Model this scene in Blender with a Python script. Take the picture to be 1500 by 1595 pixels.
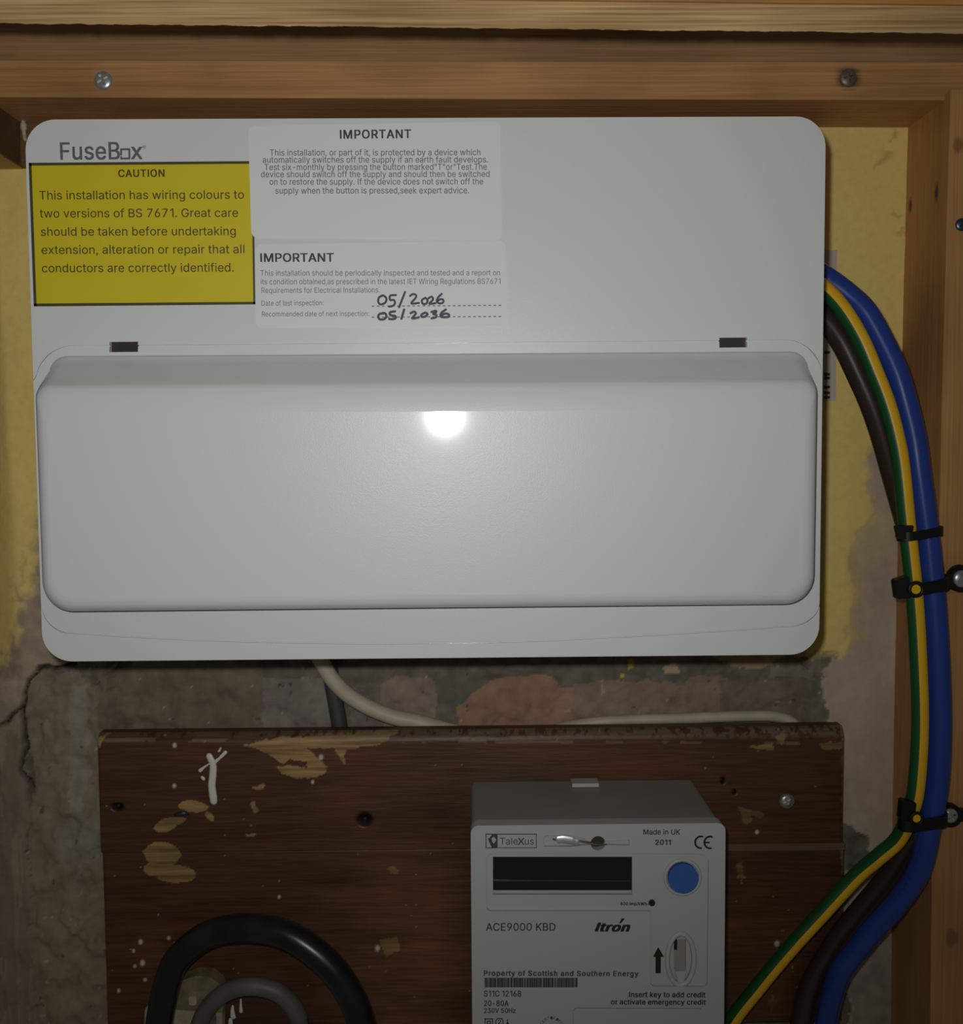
import bpy, bmesh, math, random
import numpy as np
from mathutils import Vector, Matrix
from mathutils.geometry import delaunay_2d_cdt

for o in list(bpy.data.objects): bpy.data.objects.remove(o, do_unlink=True)
scene = bpy.context.scene
COL = scene.collection

# ------------------------------------------------------------------ camera
F, CX, CY = 1600.0, 750.0, 797.5
CAM = np.array([0.0183772, -0.58166307, -0.0254794])
def cam_axes(p, y, r):
    cp, sp, cy, sy = math.cos(p), math.sin(p), math.cos(y), math.sin(y)
    fwd = np.array([sy*cp, cy*cp, -sp]); right = np.array([cy, -sy, 0.0]); down = np.cross(fwd, right)
    cr, sr = math.cos(r), math.sin(r)
    return np.array([cr*right+sr*down, -sr*right+cr*down, fwd])
AX = cam_axes(*np.radians([3.53738458, 0.57232732, 0.41636992]))
cam_data = bpy.data.cameras.new('camera'); cam = bpy.data.objects.new('camera', cam_data); COL.objects.link(cam)
mw = Matrix.Identity(4)
for i in range(3):
    mw[i][0] = AX[0][i]; mw[i][1] = -AX[1][i]; mw[i][2] = -AX[2][i]; mw[i][3] = CAM[i]
cam.matrix_world = mw
cam_data.sensor_fit = 'HORIZONTAL'; cam_data.sensor_width = 36.0; cam_data.lens = F/1500.0*36.0
cam_data.dof.use_dof = True; cam_data.dof.focus_distance = 0.463; cam_data.dof.aperture_fstop = 20.0
cam_data.clip_start = 0.01; cam_data.clip_end = 20
scene.camera = cam
def at(px, py, Y):
    d = AX.T @ np.array([(px-CX)/F, (py-CY)/F, 1.0]); return CAM + d*(Y-CAM[1])/d[1]
def pj(P):
    v = (np.asarray(P)-CAM) @ AX.T
    return CX+F*v[..., 0]/v[..., 2], CY+F*v[..., 1]/v[..., 2]

# ------------------------------------------------------------------ light: the phone's flash, dim room light
world = bpy.data.worlds.new('world'); scene.world = world; world.use_nodes = True
bg = world.node_tree.nodes['Background']; bg.inputs[0].default_value = (1.0, 0.93, 0.82, 1); bg.inputs[1].default_value = 0.05
ld = bpy.data.lights.new('phone_flash', 'SPOT'); flash = bpy.data.objects.new('phone_flash', ld); COL.objects.link(flash)
ld.energy = 4.0; ld.shadow_soft_size = 0.0055; ld.spot_size = math.radians(114); ld.spot_blend = 1.0; ld.color = (0.975, 0.99, 1.0)
flash.location = (CAM[0]-0.013, CAM[1]+0.003, CAM[2]+0.019)
aim = Vector(at(560, 450, -0.115)) - flash.location
flash.rotation_euler = aim.to_track_quat('-Z', 'Y').to_euler()
vs = scene.view_settings
scene.display_settings.display_device = 'sRGB'
vs.view_transform = 'Standard'; vs.look = 'None'; vs.exposure = 0.0; vs.gamma = 1.0; vs.use_curve_mapping = False

# ------------------------------------------------------------------ helpers
def lin(c):
    c = c/255.0
    return c/12.92 if c <= 0.04045 else ((c+0.055)/1.055)**2.4
def rgb(r, g, b): return (lin(r), lin(g), lin(b), 1.0)

def mat(name, color, rough=0.5, metal=0.0, spec=0.5, coat=0.0, coat_rough=0.1, var=0.0, var_scale=60, bump=0.0, bump_scale=900, trans=0.0):
    m = bpy.data.materials.new(name); m.use_nodes = True
    nt = m.node_tree; b = nt.nodes['Principled BSDF']
    b.inputs['Base Color'].default_value = color; b.inputs['Roughness'].default_value = rough
    b.inputs['Metallic'].default_value = metal; b.inputs['Specular IOR Level'].default_value = spec
    b.inputs['Coat Weight'].default_value = coat; b.inputs['Coat Roughness'].default_value = coat_rough
    if trans: b.inputs['Transmission Weight'].default_value = trans
    tc = nt.nodes.new('ShaderNodeTexCoord')
    if var:
        n = nt.nodes.new('ShaderNodeTexNoise'); n.inputs['Scale'].default_value = var_scale; n.inputs['Detail'].default_value = 6
        nt.links.new(tc.outputs['Object'], n.inputs['Vector'])
        mr = nt.nodes.new('ShaderNodeMapRange'); mr.inputs[1].default_value = .3; mr.inputs[2].default_value = .7
        mr.inputs[3].default_value = 1-var; mr.inputs[4].default_value = 1+var
        nt.links.new(n.outputs['Fac'], mr.inputs[0])
        mx = nt.nodes.new('ShaderNodeMix'); mx.data_type = 'RGBA'; mx.blend_type = 'MULTIPLY'; mx.inputs[0].default_value = 1
        mx.inputs[6].default_value = color; nt.links.new(mr.outputs[0], mx.inputs[7]); nt.links.new(mx.outputs[2], b.inputs['Base Color'])
    if bump:
        n2 = nt.nodes.new('ShaderNodeTexNoise'); n2.inputs['Scale'].default_value = bump_scale; n2.inputs['Detail'].default_value = 3
        nt.links.new(tc.outputs['Object'], n2.inputs['Vector'])
        bp = nt.nodes.new('ShaderNodeBump'); bp.inputs['Strength'].default_value = bump; bp.inputs['Distance'].default_value = 0.0005
        nt.links.new(n2.outputs['Fac'], bp.inputs['Height']); nt.links.new(bp.outputs[0], b.inputs['Normal'])
    return m

def wood(name, light, dark, axis='X', rough=0.55, knots=(), fine=1.0, streak=1.0, seed=0.0):
    """sawn softwood: long fibres along AXIS, wide growth bands, dark knots given as (centre, radii)"""
    m = bpy.data.materials.new(name); m.use_nodes = True; nt = m.node_tree; b = nt.nodes['Principled BSDF']; L = nt.links.new
    tc = nt.nodes.new('ShaderNodeTexCoord')
    def noise(sl, sa, detail, dist=0.0):
        mp = nt.nodes.new('ShaderNodeMapping'); s = [sa, sa, sa]; s['XYZ'.index(axis)] = sl
        mp.inputs['Scale'].default_value = s; mp.inputs['Location'].default_value = (seed, seed*1.7, seed*.6); L(tc.outputs['Object'], mp.inputs['Vector'])
        n = nt.nodes.new('ShaderNodeTexNoise'); n.inputs['Scale'].default_value = 1.0; n.inputs['Detail'].default_value = detail
        n.inputs['Distortion'].default_value = dist; L(mp.outputs[0], n.inputs['Vector']); return n
    broad = noise(5, 70, 4, .6); fib = noise(14, 900*fine, 4); blot = noise(14, 22, 3)
    r = nt.nodes.new('ShaderNodeValToRGB'); r.color_ramp.elements[0].position = .36; r.color_ramp.elements[1].position = .66
    r.color_ramp.elements[0].color = dark; r.color_ramp.elements[1].color = light
    a1 = nt.nodes.new('ShaderNodeMath'); a1.operation = 'MULTIPLY_ADD'; a1.inputs[1].default_value = .55*streak; L(fib.outputs['Fac'], a1.inputs[0])
    a2 = nt.nodes.new('ShaderNodeMath'); a2.operation = 'MULTIPLY'; a2.inputs[1].default_value = 1-.55*streak; L(broad.outputs['Fac'], a2.inputs[0]); L(a2.outputs[0], a1.inputs[2])
    L(a1.outputs[0], r.inputs['Fac'])
    mr = nt.nodes.new('ShaderNodeMapRange'); mr.inputs[1].default_value = .3; mr.inputs[2].default_value = .7; mr.inputs[3].default_value = .82; mr.inputs[4].default_value = 1.15
    L(blot.outputs['Fac'], mr.inputs[0])
    mx = nt.nodes.new('ShaderNodeMix'); mx.data_type = 'RGBA'; mx.blend_type = 'MULTIPLY'; mx.inputs[0].default_value = 1
    L(r.outputs[0], mx.inputs[6]); L(mr.outputs[0], mx.inputs[7]); out = mx.outputs[2]
    for (kc, kr, kcol) in knots:
        vm = nt.nodes.new('ShaderNodeVectorMath'); vm.operation = 'SUBTRACT'; vm.inputs[1].default_value = kc; L(tc.outputs['Object'], vm.inputs[0])
        vd = nt.nodes.new('ShaderNodeVectorMath'); vd.operation = 'DIVIDE'; vd.inputs[1].default_value = kr; L(vm.outputs[0], vd.inputs[0])
        ln = nt.nodes.new('ShaderNodeVectorMath'); ln.operation = 'LENGTH'; L(vd.outputs[0], ln.inputs[0])
        ad = nt.nodes.new('ShaderNodeMath'); ad.operation = 'MULTIPLY_ADD'; ad.inputs[1].default_value = .9; L(fib.outputs['Fac'], ad.inputs[0]); L(ln.outputs['Value'], ad.inputs[2])
        k = nt.nodes.new('ShaderNodeMapRange'); k.inputs[1].default_value = 1.15; k.inputs[2].default_value = 1.75; k.inputs[3].default_value = .85; k.inputs[4].default_value = 0
        L(ad.outputs[0], k.inputs[0])
        m2 = nt.nodes.new('ShaderNodeMix'); m2.data_type = 'RGBA'; m2.inputs[7].default_value = kcol
        L(k.outputs[0], m2.inputs[0]); L(out, m2.inputs[6]); out = m2.outputs[2]
    L(out, b.inputs['Base Color']); b.inputs['Roughness'].default_value = rough; b.inputs['Specular IOR Level'].default_value = .3
    bp = nt.nodes.new('ShaderNodeBump'); bp.inputs['Strength'].default_value = .5; bp.inputs['Distance'].default_value = .0006
    L(fib.outputs['Fac'], bp.inputs['Height']); L(bp.outputs[0], b.inputs['Normal'])
    return m

def link(name, me, m, parent=None, smooth=None):
    o = bpy.data.objects.new(name, me); COL.objects.link(o)
    for mm in (m if isinstance(m, (list, tuple)) else [m]): me.materials.append(mm)
    if parent is not None:
        o.parent = parent; o.matrix_parent_inverse = Matrix.Translation(parent_origin(parent)).inverted()
    if smooth is not None and len(me.polygons):
        me.polygons.foreach_set('use_smooth', [True]*len(me.polygons))
        if smooth < 180: me.set_sharp_from_angle(angle=math.radians(smooth))
    return o
def parent_origin(p):
    v = Vector(p.location)
    return v if p.parent is None else v + Vector((0, 0, 0))
def obj(name, bm, m, parent=None, smooth=40):
    me = bpy.data.meshes.new(name); bmesh.ops.recalc_face_normals(bm, faces=bm.faces[:]); bm.to_mesh(me); bm.free()
    return link(name, me, m, parent, smooth)
def thing(name, label, cat, loc=(0, 0, 0), group=None):
    o = bpy.data.objects.new(name, None); COL.objects.link(o); o.location = loc; o.empty_display_size = .01
    return tag(o, label, cat, group)
def tag(o, label, cat, group=None):
    o['label'] = label; o['category'] = cat
    if group: o['group'] = group
    return o
def bevel(bm, off, segs=2, ang=35, test=None):
    es = [e for e in bm.edges if len(e.link_faces) == 2 and e.calc_face_angle(0) > math.radians(ang) and (test is None or test(e))]
    if es: bmesh.ops.bevel(bm, geom=es, offset=off, segments=segs, profile=.5, affect='EDGES', clamp_overlap=True)
def prism(pts, y0, y1, bm=None):
    """pts: (x, z) outline, extruded from y0 (front) to y1"""
    bm = bm or bmesh.new()
    a = [bm.verts.new((p[0], y0, p[1])) for p in pts]; b = [bm.verts.new((p[0], y1, p[1])) for p in pts]
    bm.faces.new(a); bm.faces.new(list(reversed(b))); n = len(pts)
    for i in range(n): bm.faces.new((a[i], b[i], b[(i+1) % n], a[(i+1) % n]))
    return bm
def prism_px(px, Y, y1, bm=None):
    return prism([(lambda p: (p[0], p[2]))(at(x, y, Y)) for x, y in px], Y, y1, bm)
def rrect(x0, x1, z0, z1, r, n=8, rs=None):
    """rounded rectangle outline, radii (tr, tl, bl, br)"""
    rs = rs or (r, r, r, r); out = []
    for (cx, cz, a0), rr in zip(((x1, z1, 0), (x0, z1, 90), (x0, z0, 180), (x1, z0, 270)), rs):
        sx = -1 if cx == x1 else 1; sz = -1 if cz == z1 else 1
        for k in range(n+1):
            a = math.radians(a0+90*k/n); out.append((cx+sx*rr+rr*math.cos(a), cz+sz*rr+rr*math.sin(a)))
    return out
def rrect_px(x0, y0, x1, y1, r, n=6):
    """rounded rectangle in pixels"""
    return [(x, y) for x, y in rrect(x0, x1, y0, y1, r, n)]
def disc(bm, c, r, y0, y1, n=32, r2=None):
    return prism([(c[0]+r*math.cos(2*math.pi*k/n), c[1]+r*math.sin(2*math.pi*k/n)) for k in range(n)], y0, y1, bm)
def catmull(P, n=10):
    P = np.asarray(P, float); P = np.vstack([2*P[0]-P[1], P, 2*P[-1]-P[-2]]); out = []
    for i in range(1, len(P)-2):
        for k in range(n):
            t = k/n; a, b, c, d = P[i-1:i+3]
            out.append(.5*(2*b+(c-a)*t+(2*a-5*b+4*c-d)*t*t+(3*b-a-3*c+d)*t**3))
    out.append(P[-2]); return np.array(out)
def tube(path, r, n=24, bm=None, flat=1.0, cap=True, mi=None):
    """swept tube; r scalar or per-point; flat squashes it along Y; mi(k) picks the material of side k"""
    bm = bm or bmesh.new(); path = np.asarray(path, float); m = len(path); rr = np.broadcast_to(np.asarray(r, float), (m,))
    rings = []
    for i in range(m):
        t = path[min(i+1, m-1)]-path[max(i-1, 0)]; t /= np.linalg.norm(t)+1e-12
        u = np.cross(t, [0, 1.0, 0]); 
        if np.linalg.norm(u) < 1e-3: u = np.array([1.0, 0, 0])
        u /= np.linalg.norm(u); v = np.cross(u, t)
        rings.append([bm.verts.new(tuple(path[i]+rr[i]*(u*math.cos(2*math.pi*k/n)+v*math.sin(2*math.pi*k/n)*flat))) for k in range(n)])
    for i in range(m-1):
        for k in range(n):
            f = bm.faces.new((rings[i][k], rings[i+1][k], rings[i+1][(k+1) % n], rings[i][(k+1) % n]))
            if mi: f.material_index = mi(k, i)
    if cap: bm.faces.new(rings[0]); bm.faces.new(list(reversed(rings[-1])))
    return bm
def blob(path, r, n=14, bm=None, flat=1.0):
    """tube with rounded ends"""
    P = catmull(path, 6) if len(path) > 2 else np.array(path, float); rr = np.interp(np.linspace(0, 1, len(P)), np.linspace(0, 1, len(np.atleast_1d(r))), np.atleast_1d(r))
    def cap(p, q, ra): 
        d = (p-q)/np.linalg.norm(p-q); return [(p+d*ra*math.sin(a), max(ra*math.cos(a), ra*.02)) for a in (.35, .7, 1.0, 1.25, 1.5)]
    a = cap(P[0], P[1], rr[0])[::-1]; b = cap(P[-1], P[-2], rr[-1])
    return tube([x for x, _ in a]+list(P)+[x for x, _ in b], [y for _, y in a]+list(rr)+[y for _, y in b], n, bm, flat)
def boolean(o, cutter_bm):
    me = bpy.data.meshes.new('cut'); bmesh.ops.recalc_face_normals(cutter_bm, faces=cutter_bm.faces[:]); cutter_bm.to_mesh(me); cutter_bm.free()
    c = bpy.data.objects.new('cut', me); COL.objects.link(c)
    md = o.modifiers.new('b', 'BOOLEAN'); md.operation = 'DIFFERENCE'; md.solver = 'EXACT'; md.object = c
    dg = bpy.context.evaluated_depsgraph_get(); dg.update()
    new = bpy.data.meshes.new_from_object(o.evaluated_get(dg)); o.modifiers.clear(); old = o.data; o.data = new
    bpy.data.objects.remove(c); bpy.data.meshes.remove(old); bpy.data.meshes.remove(me)
    new.set_sharp_from_angle(angle=math.radians(40))

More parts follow.
